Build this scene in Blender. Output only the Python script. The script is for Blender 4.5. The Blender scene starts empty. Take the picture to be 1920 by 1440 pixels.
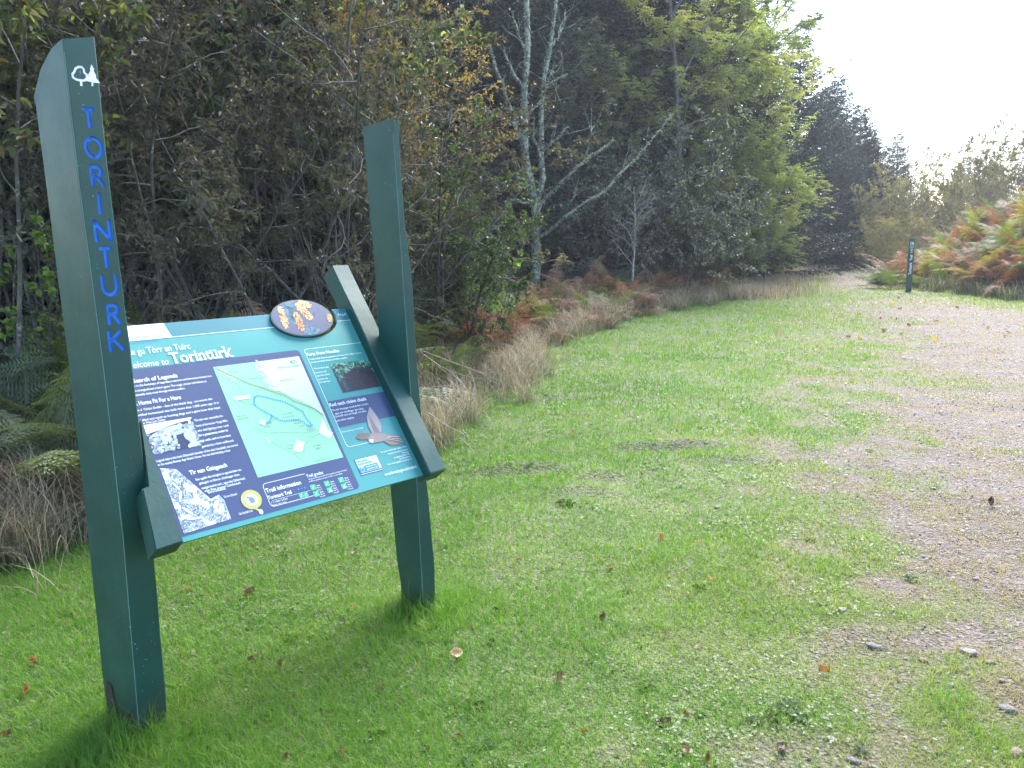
import bpy, math, random
import numpy as np
from math import sin, cos, tan, radians, degrees, pi, atan2, sqrt
from mathutils import Vector, Matrix
from mathutils.geometry import tessellate_polygon

# ------------------------------------------------------------------ camera, sky, sun, exposure
SC = bpy.context.scene
COL = SC.collection
CAM_H, FPX, PITCH, ROLL = 1.6, 1500.0, radians(10.0), radians(1.0)
cd = bpy.data.cameras.new("camera"); cam = bpy.data.objects.new("camera", cd); COL.objects.link(cam)
cd.sensor_width = 36.0; cd.lens = 36.0 * FPX / 1920.0
cd.clip_start = 0.05; cd.clip_end = 2000.0
f_ = np.array([0, cos(PITCH), -sin(PITCH)]); r0_ = np.array([1.0, 0, 0]); u0_ = np.cross(r0_, f_)
r_ = cos(ROLL) * r0_ - sin(ROLL) * u0_
u_ = sin(ROLL) * r0_ + cos(ROLL) * u0_
cam.matrix_world = Matrix(((r_[0], u_[0], -f_[0], 0), (r_[1], u_[1], -f_[1], 0), (r_[2], u_[2], -f_[2], CAM_H), (0, 0, 0, 1)))
SC.camera = cam
SUN_AZ, SUN_EL = radians(22.0), radians(47.0)
w = bpy.data.worlds.new("World"); SC.world = w; w.use_nodes = True
nt = w.node_tree; nt.nodes.clear()
sky = nt.nodes.new("ShaderNodeTexSky"); sky.sky_type = 'NISHITA'; sky.sun_disc = False
sky.sun_elevation = SUN_EL; sky.sun_rotation = SUN_AZ
sky.air_density = 1.0; sky.dust_density = 1.0; sky.ozone_density = 1.2; sky.altitude = 50
bg = nt.nodes.new("ShaderNodeBackground"); bg.inputs[1].default_value = 0.15
wo = nt.nodes.new("ShaderNodeOutputWorld")
nt.links.new(sky.outputs[0], bg.inputs[0]); nt.links.new(bg.outputs[0], wo.inputs[0])
sd = bpy.data.lights.new("sun", 'SUN'); sd.energy = 3.8; sd.angle = radians(44.0); sd.color = (1.0, 0.96, 0.90)
sun = bpy.data.objects.new("sun", sd); COL.objects.link(sun)
sun.rotation_euler = (SUN_EL - pi / 2, 0, -SUN_AZ) if False else (0, 0, 0)
_sd = Vector((sin(SUN_AZ) * cos(SUN_EL), cos(SUN_AZ) * cos(SUN_EL), sin(SUN_EL)))
sun.rotation_mode = 'QUATERNION'; sun.rotation_quaternion = _sd.to_track_quat('Z', 'Y')
SC.view_settings.view_transform = 'Standard'; SC.view_settings.look = 'None'
SC.view_settings.exposure = 2.08; SC.view_settings.gamma = 1.0
SC.render.engine = 'CYCLES'
cy = SC.cycles
cy.max_bounces = 5; cy.diffuse_bounces = 3; cy.glossy_bounces = 2; cy.transmission_bounces = 3; cy.transparent_max_bounces = 4
cy.volume_bounces = 0
cy.use_denoising = True; cy.use_adaptive_sampling = True; cy.adaptive_threshold = 0.02
cy.sample_clamp_indirect = 6.0
RNG = np.random.default_rng(7)
random.seed(7)
CP = np.array([0, 0, CAM_H])

# ------------------------------------------------------------------ helpers
def ray(x, y):
    return (x - 960) / FPX * r_ - (y - 720) / FPX * u_ + f_
def onplane(x, y, p, n):
    d = ray(x, y); return CP + d * (np.dot(np.array(p) - CP, n) / np.dot(d, n))
def ground_at(x, y, z=0.0):
    return onplane(x, y, (0, 0, z), np.array([0, 0, 1.0]))
def xat(px, Y):
    return (px - 960) / 1523.0 * Y
def sstep(a, b, x):
    t = np.clip((x - a) / (b - a), 0, 1); return t * t * (3 - 2 * t)

_perm = np.random.default_rng(3).random((256, 256))
def vnoise(x, y):
    xi = np.floor(x).astype(int); yi = np.floor(y).astype(int); fx = x - xi; fy = y - yi
    fx = fx * fx * (3 - 2 * fx); fy = fy * fy * (3 - 2 * fy)
    a = _perm[xi % 256, yi % 256]; b = _perm[(xi + 1) % 256, yi % 256]
    c = _perm[xi % 256, (yi + 1) % 256]; d = _perm[(xi + 1) % 256, (yi + 1) % 256]
    return (a * (1 - fx) + b * fx) * (1 - fy) + (c * (1 - fx) + d * fx) * fy
def fbm(x, y, o=4):
    s = 0; a = 0.5
    for k in range(o):
        s = s + a * vnoise(x + 17.3 * k, y - 9.1 * k); x = x * 2.03; y = y * 2.03; a *= 0.5
    return s / (1 - 0.5 ** o)

# edge of the thicket (left) and of the bracken bank (right), as x of y
_EY = np.array([-20, 2.0, 3.2, 4.1, 6.4, 8.5, 13, 17, 22, 30, 36, 60, 200]); _EX = np.array([-9, -4.4, -3.3, -2.5, -0.75, 0.0, 0.75, 2.7, 6.4, 9.4, 12.5, 24, 110])
_RY = np.array([-20, 2, 10, 15, 18, 23, 30, 40, 60, 200]); _RX = np.array([25, 20, 14.5, 12.0, 12.6, 12.3, 15.0, 19.5, 32, 125])
def edge_l(y): return np.interp(y, _EY, _EX)
def edge_r(y): return np.interp(y, _RY, _RX)
RUTS = [(975, 872, 95, 0.05), (1245, 832, 100, 0.05), (1120, 888, 55, 0.035), (1060, 742, 70, 0.03), (1370, 858, 60, 0.03), (1090, 912, 60, 0.03), (1180, 752, 50, 0.02)]
_ruts = []
for px, py, hw, hh in RUTS:
    p = ground_at(px, py); q = ground_at(px + hw, py - hw * 0.05)
    _ruts.append((p, q - p, hh))
def height(x, y):
    x = np.asarray(x, float); y = np.asarray(y, float)
    d = edge_l(y) - x; e = x - edge_r(y)
    h = 0.45 * sstep(0.1, 3.5, d) + 2.2 * sstep(-0.3, 4.5, e)
    near = sstep(60, 20, y)
    h = h + near * 0.05 * (fbm(x * 0.5 + 5, y * 0.5, 3) - 0.5) + near * 0.018 * (fbm(x * 3.1, y * 3.1 + 40, 3) - 0.5) * 2
    for p, v, hh in _ruts:
        L = np.hypot(v[0], v[1]); a = ((x - p[0]) * v[0] + (y - p[1]) * v[1]) / L; b = (-(x - p[0]) * v[1] + (y - p[1]) * v[0]) / L
        b = b + 0.12 * (vnoise(a * 3, a * 0 + 3) - 0.5)
        h = h + hh * np.exp(-(a / L) ** 4) * np.exp(-(b / 0.13) ** 2) - 0.6 * hh * np.exp(-(a / L) ** 4) * np.exp(-((b + 0.17) / 0.1) ** 2)
    return h
def gravel(x, y):
    """0 in the turf, 1 on the bare gravel"""
    d = x - (1.2 + 0.41 * (y - 2.2)) - 0.0016 * y * y
    e = (11.0 - 0.02 * (y - 14) ** 1 + np.maximum(0, y - 19) * 0.36) - x
    n = (fbm(x * 0.9 + 2, y * 0.6 + 11, 4) - 0.5) * 3.0 + (fbm(x * 4, y * 4 + 7, 3) - 0.5) * 3.0
    xc = edge_l(y) * .42 + edge_r(y) * .58
    far = .75 * np.exp(-((x - xc + n * .25) / 1.1) ** 2) * sstep(21, 29, y)
    return np.maximum(sstep(-1.4, 2.0, d + n) * sstep(-0.6, 1.6, e + n * 0.5) * (1 - 0.75 * sstep(17, 25, y)), far)

def nn(m): return m.node_tree
def new_mat(name):
    m = bpy.data.materials.new(name); m.use_nodes = True
    b = m.node_tree.nodes["Principled BSDF"]
    return m, m.node_tree, b
def ramp(t, fac, stops, interp='LINEAR'):
    r = t.nodes.new("ShaderNodeValToRGB"); r.color_ramp.interpolation = interp
    el = r.color_ramp.elements
    while len(el) < len(stops): el.new(0.5)
    for e, (p, c) in zip(el, stops): e.position = p; e.color = (*c, 1)
    t.links.new(fac, r.inputs[0]); return r
def noise(t, scale, detail=4, rough=0.6, vec=None, dist=0.0):
    n = t.nodes.new("ShaderNodeTexNoise"); n.inputs["Scale"].default_value = scale; n.inputs["Detail"].default_value = detail
    n.inputs["Roughness"].default_value = rough; n.inputs["Distortion"].default_value = dist
    if vec is not None: t.links.new(vec, n.inputs["Vector"])
    return n
def coords(t, kind="Object", scale=None):
    c = t.nodes.new("ShaderNodeTexCoord")
    if scale is None: return c.outputs[kind]
    m = t.nodes.new("ShaderNodeMapping"); m.inputs["Scale"].default_value = scale
    t.links.new(c.outputs[kind], m.inputs[0]); return m.outputs[0]
def bump(t, b, h, strength, dist=0.01):
    n = t.nodes.new("ShaderNodeBump"); n.inputs["Strength"].default_value = strength; n.inputs["Distance"].default_value = dist
    t.links.new(h, n.inputs["Height"]); t.links.new(n.outputs[0], b.inputs["Normal"]); return n
def leafy(name, stops, trans=0.4, rough=0.45, spec=0.5, tcol=(1.5, 1.5, 0.7)):
    """leaf or blade: colour from the per-leaf tint attribute, part translucent"""
    m, t, b = new_mat(name)
    a = t.nodes.new("ShaderNodeAttribute"); a.attribute_name = "tint"
    r = ramp(t, a.outputs["Fac"], stops)
    t.links.new(r.outputs[0], b.inputs["Base Color"])
    b.inputs["Roughness"].default_value = rough; b.inputs["Specular IOR Level"].default_value = spec
    tr = t.nodes.new("ShaderNodeBsdfTranslucent")
    mx = t.nodes.new("ShaderNodeMix"); mx.data_type = 'RGBA'; mx.blend_type = 'MULTIPLY'; mx.inputs[0].default_value = 1
    t.links.new(r.outputs[0], mx.inputs[6]); mx.inputs[7].default_value = (*tcol, 1)
    t.links.new(mx.outputs[2], tr.inputs[0])
    ms = t.nodes.new("ShaderNodeMixShader"); ms.inputs[0].default_value = trans
    out = t.nodes["Material Output"]
    t.links.new(b.outputs[0], ms.inputs[1]); t.links.new(tr.outputs[0], ms.inputs[2]); t.links.new(ms.outputs[0], out.inputs[0])
    return m

def tag(o, label=None, cat=None, group=None, kind=None):
    if label: o["label"] = label
    if cat: o["category"] = cat
    if group: o["group"] = group
    if kind: o["kind"] = kind
    return o
def empty(name, loc=(0, 0, 0), rz=0.0, s=1.0):
    o = bpy.data.objects.new(name, None); o.empty_display_size = 0.1; COL.objects.link(o)
    o.location = loc; o.rotation_euler = (0, 0, rz); o.scale = (s, s, s); return o
def mesh_np(name, V, tris=None, quads=None, tint=None, mat=None, smooth=False):
    me = bpy.data.meshes.new(name)
    V = np.asarray(V, dtype=np.float32)
    nt_ = 0 if tris is None else len(tris); nq = 0 if quads is None else len(quads)
    me.vertices.add(len(V)); me.vertices.foreach_set("co", V.ravel())
    idx = []
    if nq: idx.append(np.asarray(quads, np.int32).ravel())
    if nt_: idx.append(np.asarray(tris, np.int32).ravel())
    idx = np.concatenate(idx); me.loops.add(len(idx)); me.loops.foreach_set("vertex_index", idx)
    me.polygons.add(nq + nt_)
    ls = np.concatenate([np.arange(nq) * 4, nq * 4 + np.arange(nt_) * 3]).astype(np.int32)
    me.polygons.foreach_set("loop_start", ls)
    me.polygons.foreach_set("use_smooth", np.full(nq + nt_, smooth))
    if tint is not None:
        a = me.attributes.new("tint", 'FLOAT', 'POINT'); a.data.foreach_set("value", np.asarray(tint, np.float32))
    me.update(calc_edges=True)
    if mat is not None: me.materials.append(mat)
    return me
def link(name, me, parent=None):
    o = bpy.data.objects.new(name, me); COL.objects.link(o)
    if parent is not None: o.parent = parent
    return o

class MB:
    """collects prisms, boxes and strips in one mesh; V in world coordinates"""
    def __init__(s): s.v = []; s.f = []; s.t = []
    def add(s, verts, faces, tint=0.5):
        b = len(s.v); s.v += [tuple(map(float, q)) for q in verts]; s.f += [tuple(i + b for i in f) for f in faces]; s.t += [tint] * len(verts)
    def ring(s, rings, cap=True):
        """rings: list of equal-length closed loops (counter-clockwise seen from the end)"""
        n = len(rings[0]); vs = [p for r in rings for p in r]; fs = []
        for k in range(len(rings) - 1):
            for i in range(n):
                j = (i + 1) % n; fs.append((k * n + i, k * n + j, (k + 1) * n + j, (k + 1) * n + i))
        if cap: fs.append(tuple(range(n - 1, -1, -1))); fs.append(tuple((len(rings) - 1) * n + i for i in range(n)))
        s.add(vs, fs)
    def plate(s, poly, z0, z1, fr, tint=0.5):
        """2-D polygon (counter-clockwise) extruded from z0 to z1 in frame fr(u,v,z)"""
        n = len(poly); A = [fr(u, v, z0) for u, v in poly]; B = [fr(u, v, z1) for u, v in poly]
        tr = tessellate_polygon([[Vector((u, v, 0)) for u, v in poly]])
        fs = []
        for a, b, c in tr:
            ar = (poly[b][0] - poly[a][0]) * (poly[c][1] - poly[a][1]) - (poly[b][1] - poly[a][1]) * (poly[c][0] - poly[a][0])
            if ar < 0: b, c = c, b
            fs.append((n + a, n + b, n + c)); fs.append((a, c, b))
        for i in range(n):
            j = (i + 1) % n; fs.append((i, j, n + j, n + i))
        s.add(A + B, fs, tint)
    def flat(s, poly, z, fr, tint=0.5):
        n = len(poly)
        tr = tessellate_polygon([[Vector((u, v, 0)) for u, v in poly]])
        fs = []
        for a, b, c in tr:
            ar = (poly[b][0] - poly[a][0]) * (poly[c][1] - poly[a][1]) - (poly[b][1] - poly[a][1]) * (poly[c][0] - poly[a][0])
            if ar < 0: b, c = c, b
            fs.append((a, b, c))
        s.add([fr(u, v, z) for u, v in poly], fs, tint)
    def line(s, pts, wd, z, fr, closed=False, tint=0.5):
        pts = [np.array(p, float) for p in pts]
        if closed: pts = pts + [pts[0]]
        for a, b in zip(pts[:-1], pts[1:]):
            d = b - a; L = np.hypot(*d)
            if L < 1e-7: continue
            d = d / L; n = np.array([-d[1], d[0]]) * wd / 2; e = d * wd * 0.3
            s.add([fr(*(a - n - e), z), fr(*(b - n + e), z), fr(*(b + n + e), z), fr(*(a + n - e), z)], [(0, 1, 2, 3)], tint)
    def mesh(s, name, mat, origin=(0, 0, 0)):
        me = bpy.data.meshes.new(name); o = np.array(origin)
        me.from_pydata([tuple(np.array(q) - o) for q in s.v], [], s.f)
        a = me.attributes.new("tint", 'FLOAT', 'POINT'); a.data.foreach_set("value", np.array(s.t, np.float32))
        me.materials.append(mat); me.update(); return me
    def build(s, name, mat, parent=None, origin=(0, 0, 0)):
        return link(name, s.mesh(name, mat, origin), parent)
def ell(cu, cv, ru, rv, n=24, rot=0.0, jit=0.0, rng=random):
    out = []
    for i in range(n):
        a = 2 * pi * i / n; k = 1 + (rng.random() - 0.5) * jit
        x = cos(a) * ru * k; y = sin(a) * rv * k
        out.append((cu + x * cos(rot) - y * sin(rot), cv + x * sin(rot) + y * cos(rot)))
    return out
def rrect(u0, v0, u1, v1, r, n=5):
    out = []
    for cx, cy, a0 in ((u1 - r, v0 + r, -pi / 2), (u1 - r, v1 - r, 0), (u0 + r, v1 - r, pi / 2), (u0 + r, v0 + r, pi)):
        for k in range(n + 1):
            a = a0 + pi / 2 * k / n; out.append((cx + r * cos(a), cy + r * sin(a)))
    return out
def text_geo(txt, bold=0.0, shear=0.0):
    cu = bpy.data.curves.new("t", 'FONT'); cu.body = txt; cu.size = 1.0; cu.resolution_u = 3; cu.offset = bold; cu.shear = shear
    ob = bpy.data.objects.new("t", cu); me = bpy.data.meshes.new_from_object(ob)
    v = np.array([p.co[:2] for p in me.vertices]); f = [tuple(p.vertices) for p in me.polygons]
    bpy.data.meshes.remove(me); bpy.data.objects.remove(ob); bpy.data.curves.remove(cu)
    return v, f
def put_text(mb, txt, u0, v0, u1, z, fr, bold=0.0, shear=0.0, cap=None, rot=0.0):
    """text on the line v0 (baseline) filling u0..u1; cap = forced cap height"""
    v, f = text_geo(txt, bold, shear)
    k = (u1 - u0) / (v[:, 0].max() - v[:, 0].min()); ky = k if cap is None else cap / 0.73
    x = (v[:, 0] - v[:, 0].min()) * k; y = v[:, 1] * ky
    c, s_ = cos(rot), sin(rot)
    mb.add([fr(u0 + a * c - b * s_, v0 + a * s_ + b * c, z) for a, b in zip(x, y)], f)
# ------------------------------------------------------------------ ground, path and turf
def lin(hexs):
    c = [int(hexs[i:i + 2], 16) / 255 for i in (0, 2, 4)]
    return tuple(x / 12.92 if x <= 0.04045 else ((x + 0.055) / 1.055) ** 2.4 for x in c)
def axis_lines(segs):
    out = [segs[0][0]]
    for a, b, st in segs:
        n = max(1, int(round((b - a) / st))); out += list(np.linspace(a, b, n + 1)[1:])
    return np.array(out)
def build_ground():
    xs = axis_lines([(-160, -40, 20), (-40, -8, 2), (-8, -4, 0.4), (-4, 7, 0.07), (7, 14, 0.2), (14, 40, 1.0), (40, 200, 16)])
    ys = axis_lines([(-30, -2, 4), (-2, 1, 0.5), (1, 11, 0.07), (11, 26, 0.2), (26, 70, 1.0), (70, 330, 16)])
    X, Y = np.meshgrid(xs, ys); Z = height(X, Y)
    g = gravel(X, Y)
    fine = (X > -4) & (X < 14) & (Y > 1) & (Y < 26)
    Z = Z + np.where(fine, g * 0.006 * (fbm(X * 9, Y * 9, 2) - 0.5), 0)
    V = np.stack([X, Y, Z], -1).reshape(-1, 3)
    nx, ny = len(xs), len(ys); i = np.arange(nx * ny).reshape(ny, nx)
    q = np.stack([i[:-1, :-1], i[:-1, 1:], i[1:, 1:], i[1:, :-1]], -1).reshape(-1, 4)
    m, t, b = new_mat("ground_soil_and_gravel")
    co = coords(t, "Object")
    a = t.nodes.new("ShaderNodeAttribute"); a.attribute_name = "tint"
    vo = t.nodes.new("ShaderNodeTexVoronoi"); vo.inputs["Scale"].default_value = 70; t.links.new(co, vo.inputs["Vector"])
    vb = t.nodes.new("ShaderNodeTexVoronoi"); vb.inputs["Scale"].default_value = 24; t.links.new(co, vb.inputs["Vector"])
    gr = ramp(t, vo.outputs["Color"], [(0.0, (0.028, 0.024, 0.025)), (0.45, (0.070, 0.058, 0.057)), (0.8, (0.125, 0.104, 0.102)), (1.0, (0.27, 0.245, 0.245))])
    n1 = noise(t, 1.6, 6, 0.65, co)
    so = ramp(t, n1.outputs[0], [(0.3, (0.055, 0.038, 0.029)), (0.55, (0.098, 0.070, 0.055)), (0.75, (0.145, 0.108, 0.09))])
    mg = t.nodes.new("ShaderNodeMix"); mg.data_type = 'RGBA'
    n2 = noise(t, 2.5, 5, 0.7, co); rr = ramp(t, n2.outputs[0], [(0.38, (0, 0, 0)), (0.6, (1, 1, 1))])
    t.links.new(rr.outputs[0], mg.inputs[0]); t.links.new(so.outputs[0], mg.inputs[6]); t.links.new(gr.outputs[0], mg.inputs[7])
    tf = ramp(t, noise(t, 5, 6, 0.7, co).outputs[0], [(0.3, (0.04, 0.055, 0.018)), (0.6, (0.085, 0.105, 0.035)), (0.75, (0.13, 0.115, 0.06))])
    mm = t.nodes.new("ShaderNodeMix"); mm.data_type = 'RGBA'
    ns = noise(t, 12, 5, 0.7, co); ad = t.nodes.new("ShaderNodeMath"); ad.operation = 'MULTIPLY_ADD'
    t.links.new(ns.outputs[0], ad.inputs[0]); ad.inputs[1].default_value = 0.9; ad.inputs[2].default_value = -0.45
    a2 = t.nodes.new("ShaderNodeMath"); a2.operation = 'ADD'; t.links.new(a.outputs["Fac"], a2.inputs[0]); t.links.new(ad.outputs[0], a2.inputs[1])
    rf = ramp(t, a2.outputs[0], [(0.15, (0, 0, 0)), (0.65, (1, 1, 1))])
    t.links.new(rf.outputs[0], mm.inputs[0]); t.links.new(tf.outputs[0], mm.inputs[6]); t.links.new(mg.outputs[2], mm.inputs[7])
    t.links.new(mm.outputs[2], b.inputs["Base Color"]); b.inputs["Roughness"].default_value = 0.85
    hs = t.nodes.new("ShaderNodeMath"); hs.operation = 'ADD'; t.links.new(vo.outputs["Distance"], hs.inputs[0]); t.links.new(vb.outputs["Distance"], hs.inputs[1])
    bump(t, b, hs.outputs[0], 0.9, 0.012)
    me = mesh_np("ground", V, quads=q, tint=g.ravel(), mat=m, smooth=True)
    o = link("ground", me); tag(o, "grassy clearing running into a bare gravel track", kind="structure")
    return o
build_ground()

# ------------------------------------------------------------------ the sign
M = {}
def paint(name, col, rough=0.4, grain=True, wear=True, foot=False):
    m, t, b = new_mat(name); co = coords(t, "Object")
    n = noise(t, 6, 5, 0.6, co); c = np.array(col)
    r = ramp(t, n.outputs[0], [(0.3, tuple(c * 0.8)), (0.7, tuple(c * 1.25))])
    out = r.outputs[0]
    if wear:
        sp = noise(t, 150, 2, 0.5, co); sr = ramp(t, sp.outputs[0], [(0.73, (0, 0, 0)), (0.75, (1, 1, 1))])
        lo = noise(t, 4, 3, 0.5, co); lr = ramp(t, lo.outputs[0], [(0.5, (0, 0, 0)), (0.62, (1, 1, 1))])
        mu = t.nodes.new("ShaderNodeMath"); mu.operation = 'MULTIPLY'; t.links.new(sr.outputs[0], mu.inputs[0]); t.links.new(lr.outputs[0], mu.inputs[1])
        mx = t.nodes.new("ShaderNodeMix"); mx.data_type = 'RGBA'; t.links.new(mu.outputs[0], mx.inputs[0])
        t.links.new(out, mx.inputs[6]); mx.inputs[7].default_value = (0.45, 0.55, 0.52, 1); out = mx.outputs[2]
    if foot:   # mud and algae that have settled on the lowest hand's breadth, and faint green film in patches
        sx = t.nodes.new("ShaderNodeSeparateXYZ"); t.links.new(co, sx.inputs[0])
        na = noise(t, 9, 5, 0.7, co); ma = t.nodes.new("ShaderNodeMath"); ma.operation = 'MULTIPLY_ADD'; t.links.new(na.outputs[0], ma.inputs[0]); ma.inputs[1].default_value = -.55
        t.links.new(sx.outputs[2], ma.inputs[2]); rz_ = ramp(t, ma.outputs[0], [(0.0, (.75, .75, .75)), (0.02, (0, 0, 0))])
        m2 = t.nodes.new("ShaderNodeMapRange"); m2.inputs[1].default_value = -.33; m2.inputs[2].default_value = -.08; m2.inputs[3].default_value = .8; m2.inputs[4].default_value = 0
        t.links.new(ma.outputs[0], m2.inputs[0])
        mf = t.nodes.new("ShaderNodeMix"); mf.data_type = 'RGBA'; t.links.new(m2.outputs[0], mf.inputs[0]); t.links.new(out, mf.inputs[6]); mf.inputs[7].default_value = (.045, .04, .022, 1); out = mf.outputs[2]
        al = noise(t, 2.2, 6, .75, coords(t, "Object", (1, 1, .4))); ar = ramp(t, al.outputs[0], [(.52, (0, 0, 0)), (.72, (.55, .55, .55))])
        mg_ = t.nodes.new("ShaderNodeMix"); mg_.data_type = 'RGBA'; t.links.new(ar.outputs[0], mg_.inputs[0]); t.links.new(out, mg_.inputs[6]); mg_.inputs[7].default_value = (.016, .062, .032, 1); out = mg_.outputs[2]
    t.links.new(out, b.inputs["Base Color"])
    b.inputs["Roughness"].default_value = rough
    rn = noise(t, 5, 5, .7, co); rg_ = t.nodes.new("ShaderNodeMapRange"); rg_.inputs[3].default_value = rough - .12; rg_.inputs[4].default_value = rough + .22; t.links.new(rn.outputs[0], rg_.inputs[0]); t.links.new(rg_.outputs[0], b.inputs["Roughness"])
    if grain:
        g = noise(t, 1.0, 4, 0.6, coords(t, "Object", (90, 90, 5))); g2 = noise(t, 40, 3, 0.6, co)
        ad = t.nodes.new("ShaderNodeMath"); ad.operation = 'ADD'; t.links.new(g.outputs[0], ad.inputs[0]); t.links.new(g2.outputs[0], ad.inputs[1])
        bump(t, b, ad.outputs[0], 0.18, 0.003)
    return m
M['green'] = paint("green_wood_paint", (0.005, 0.052, 0.043), 0.40, foot=True)
M['rot'] = paint("rotten_wood", (0.035, 0.022, 0.014), 0.9, wear=False)
M['edge'] = paint("worn_paint_edge", (0.10, 0.20, 0.19), 0.5)
M['blue'] = paint("blue_letter_paint", (0.02, 0.18, 0.62), 0.55, grain=False, wear=False)
M['white'] = paint("white_paint", (0.75, 0.75, 0.78), 0.5, grain=False, wear=False)
def printed(name, col, rough=0.3, var=0.06):
    m, t, b = new_mat(name); n = noise(t, 3, 3, 0.5, coords(t, "Object")); c = np.array(col)
    r = ramp(t, n.outputs[0], [(0.3, tuple(c * (1 - var))), (0.7, tuple(np.minimum(c * (1 + var), 1)))])
    t.links.new(r.outputs[0], b.inputs["Base Color"]); b.inputs["Roughness"].default_value = rough
    b.inputs["Coat Weight"].default_value = 0.2; b.inputs["Coat Roughness"].default_value = 0.25
    return m
def printed_ramp(name, stops, rough=0.35):
    m, t, b = new_mat(name); a = t.nodes.new("ShaderNodeAttribute"); a.attribute_name = "tint"
    r = ramp(t, a.outputs["Fac"], stops); t.links.new(r.outputs[0], b.inputs["Base Color"]); b.inputs["Roughness"].default_value = rough
    return m
M['teal'] = printed("teal_print", (0.055, 0.27, 0.255)); M['teal2'] = printed("dark_teal_print", (0.035, 0.18, 0.21))
M['navy'] = printed("navy_print", (0.045, 0.065, 0.145)); M['mapg'] = printed("map_green_print", (0.25, 0.55, 0.33)); M['sea'] = printed("map_sea_print", (0.48, 0.58, 0.64))
M['ink'] = printed("white_ink", (0.82, 0.86, 0.90)); M['grey'] = printed("grey_ink", (0.16, 0.22, 0.25)); M['brown'] = printed("road_ink", (0.25, 0.17, 0.08))
M['trail'] = printed("trail_dot_ink", (0.03, 0.25, 0.75)); M['icon'] = printed("green_icon_ink", (0.05, 0.50, 0.20)); M['yellow'] = printed("crest_yellow_ink", (0.62, 0.58, 0.10))
M['palepink'] = printed("map_building_ink", (0.75, 0.62, 0.68)); M['dark'] = printed("plaque_edge", (0.01, 0.05, 0.05), 0.5)
M['mono'] = printed_ramp("blue_toned_print", [(0, (0.02, 0.03, 0.08)), (0.5, (0.30, 0.37, 0.46)), (1, (0.72, 0.80, 0.88))])
M['nestp'] = printed_ramp("forest_floor_print", [(0, (0.015, 0.02, 0.03)), (0.4, (0.06, 0.05, 0.06)), (0.6, (0.03, 0.16, 0.12)), (1, (0.20, 0.45, 0.32))])
M['cone'] = printed_ramp("cone_print", [(0, (0.035, 0.05, 0.11)), (0.2, (0.06, 0.09, 0.17)), (0.32, (0.08, 0.26, 0.34)), (0.42, (0.14, 0.03, 0.02)), (0.6, (0.50, 0.17, 0.06)), (0.8, (0.72, 0.38, 0.12)), (1, (0.85, 0.66, 0.36))])
M['owlp'] = printed_ramp("owl_print", [(0, (0.03, 0.025, 0.03)), (0.4, (0.22, 0.16, 0.12)), (0.7, (0.38, 0.33, 0.33)), (1, (0.8, 0.8, 0.8))])

def hz(az):
    return np.array([sin(az), cos(az), 0.0]), np.array([cos(az), -sin(az), 0.0])   # along the board, and out of its front
S, NH = hz(radians(44.2))
TH = radians(53)
UP = np.array([-NH[0] * cos(TH), -NH[1] * cos(TH), sin(TH)]); NB = np.cross(S, UP)
PL = ground_at(262, 1398); PR = ground_at(797, 1150)
ORG = onplane(655, 577, onplane(764, 745, PR, NH) - NB * 0.045, NB)
RC = (PL + PR) / 2; RC[2] = 0
ROOT = empty("information_sign", RC)
tag(ROOT, "dark green timber information sign with two tall posts and a sloping map board", "information sign")
def FR(u, v, z=0.0): return ORG + S * u + UP * v + NB * z
def uv(x, y, lift=0.0):
    p = onplane(x, y, ORG + NB * lift, NB) - ORG
    return float(p @ S), float(p @ UP)

def make_post(base, az, levels, top, name):
    """levels: (z, offset along the board, width, depth); top: heights of front-left, front-right, middle, back corners"""
    s, n = hz(az); rings = []
    zs = [l[0] for l in levels]; rng = random.Random(int(base[1] * 100))
    zz = list(np.arange(-0.25, zs[-1], 0.06)) + [zs[-1]]
    al = np.interp(zz, zs, [l[1] for l in levels]); wd = np.interp(zz, zs, [l[2] for l in levels]); dp = np.interp(zz, zs, [l[3] for l in levels])
    c = 0.004
    for k, z in enumerate(zz):
        last = k == len(zz) - 1
        wob = (rng.random() - 0.5) * 0.0018
        a0, a1 = al[k], al[k] + wd[k] + wob; d = dp[k]
        # loop, counter-clockwise seen from above: front-left .. front-right .. back-right .. back-left
        loop = [(a0 + c, 0, 0), (a1 - c, 0, 1), (a1, -c, 1), (a1, -d * .35, 2), (a1, -d * .7, 3), (a1, -d, 4), (a0, -d, 4), (a0, -d * .7, 3), (a0, -d * .35, 2), (a0, -c, 0)]
        rings.append([base + s * a + n * dd + np.array([0, 0, (top[h] if last else min(z, top[h] - 0.02 - 0.002 * (zs[-1] - z)))]) for a, dd, h in loop])
    return rings, s, n
# left post, the lettered one
LV_L = [(-0.3, 0.004, 0.09, 0.19), (0.03, 0.004, 0.098, 0.205), (0.12, 0.004, 0.101, 0.215), (0.7, 0.017, 0.096, 0.232), (1.26, 0.013, 0.091, 0.222), (1.8, 0.0, 0.0905, 0.205), (2.2, -0.002, 0.092, 0.215)]
top_l = (2.185, 2.205, 2.168, 2.125, 2.055)
rl, SL, NL = make_post(PL, radians(37), LV_L, top_l, "left")
LV_R = [(-0.3, -0.006, 0.06, 0.15), (0.10, -0.008, 0.074, 0.150), (0.2, -0.012, 0.080, 0.165), (0.6, -0.018, 0.058, 0.184), (1.18, -0.038, 0.0455, 0.186), (1.46, -0.048, 0.050, 0.180), (1.53, -0.050, 0.042, 0.178), (1.72, -0.057, 0.031, 0.184), (1.95, -0.064, 0.028, 0.188), (2.03, -0.067, 0.031, 0.19), (2.08, -0.069, 0.038, 0.191)]
top_r = (2.082, 2.062, 2.079, 2.077, 2.075)
rr_, SR, NR = make_post(PR, radians(43), LV_R, top_r, "right")

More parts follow.
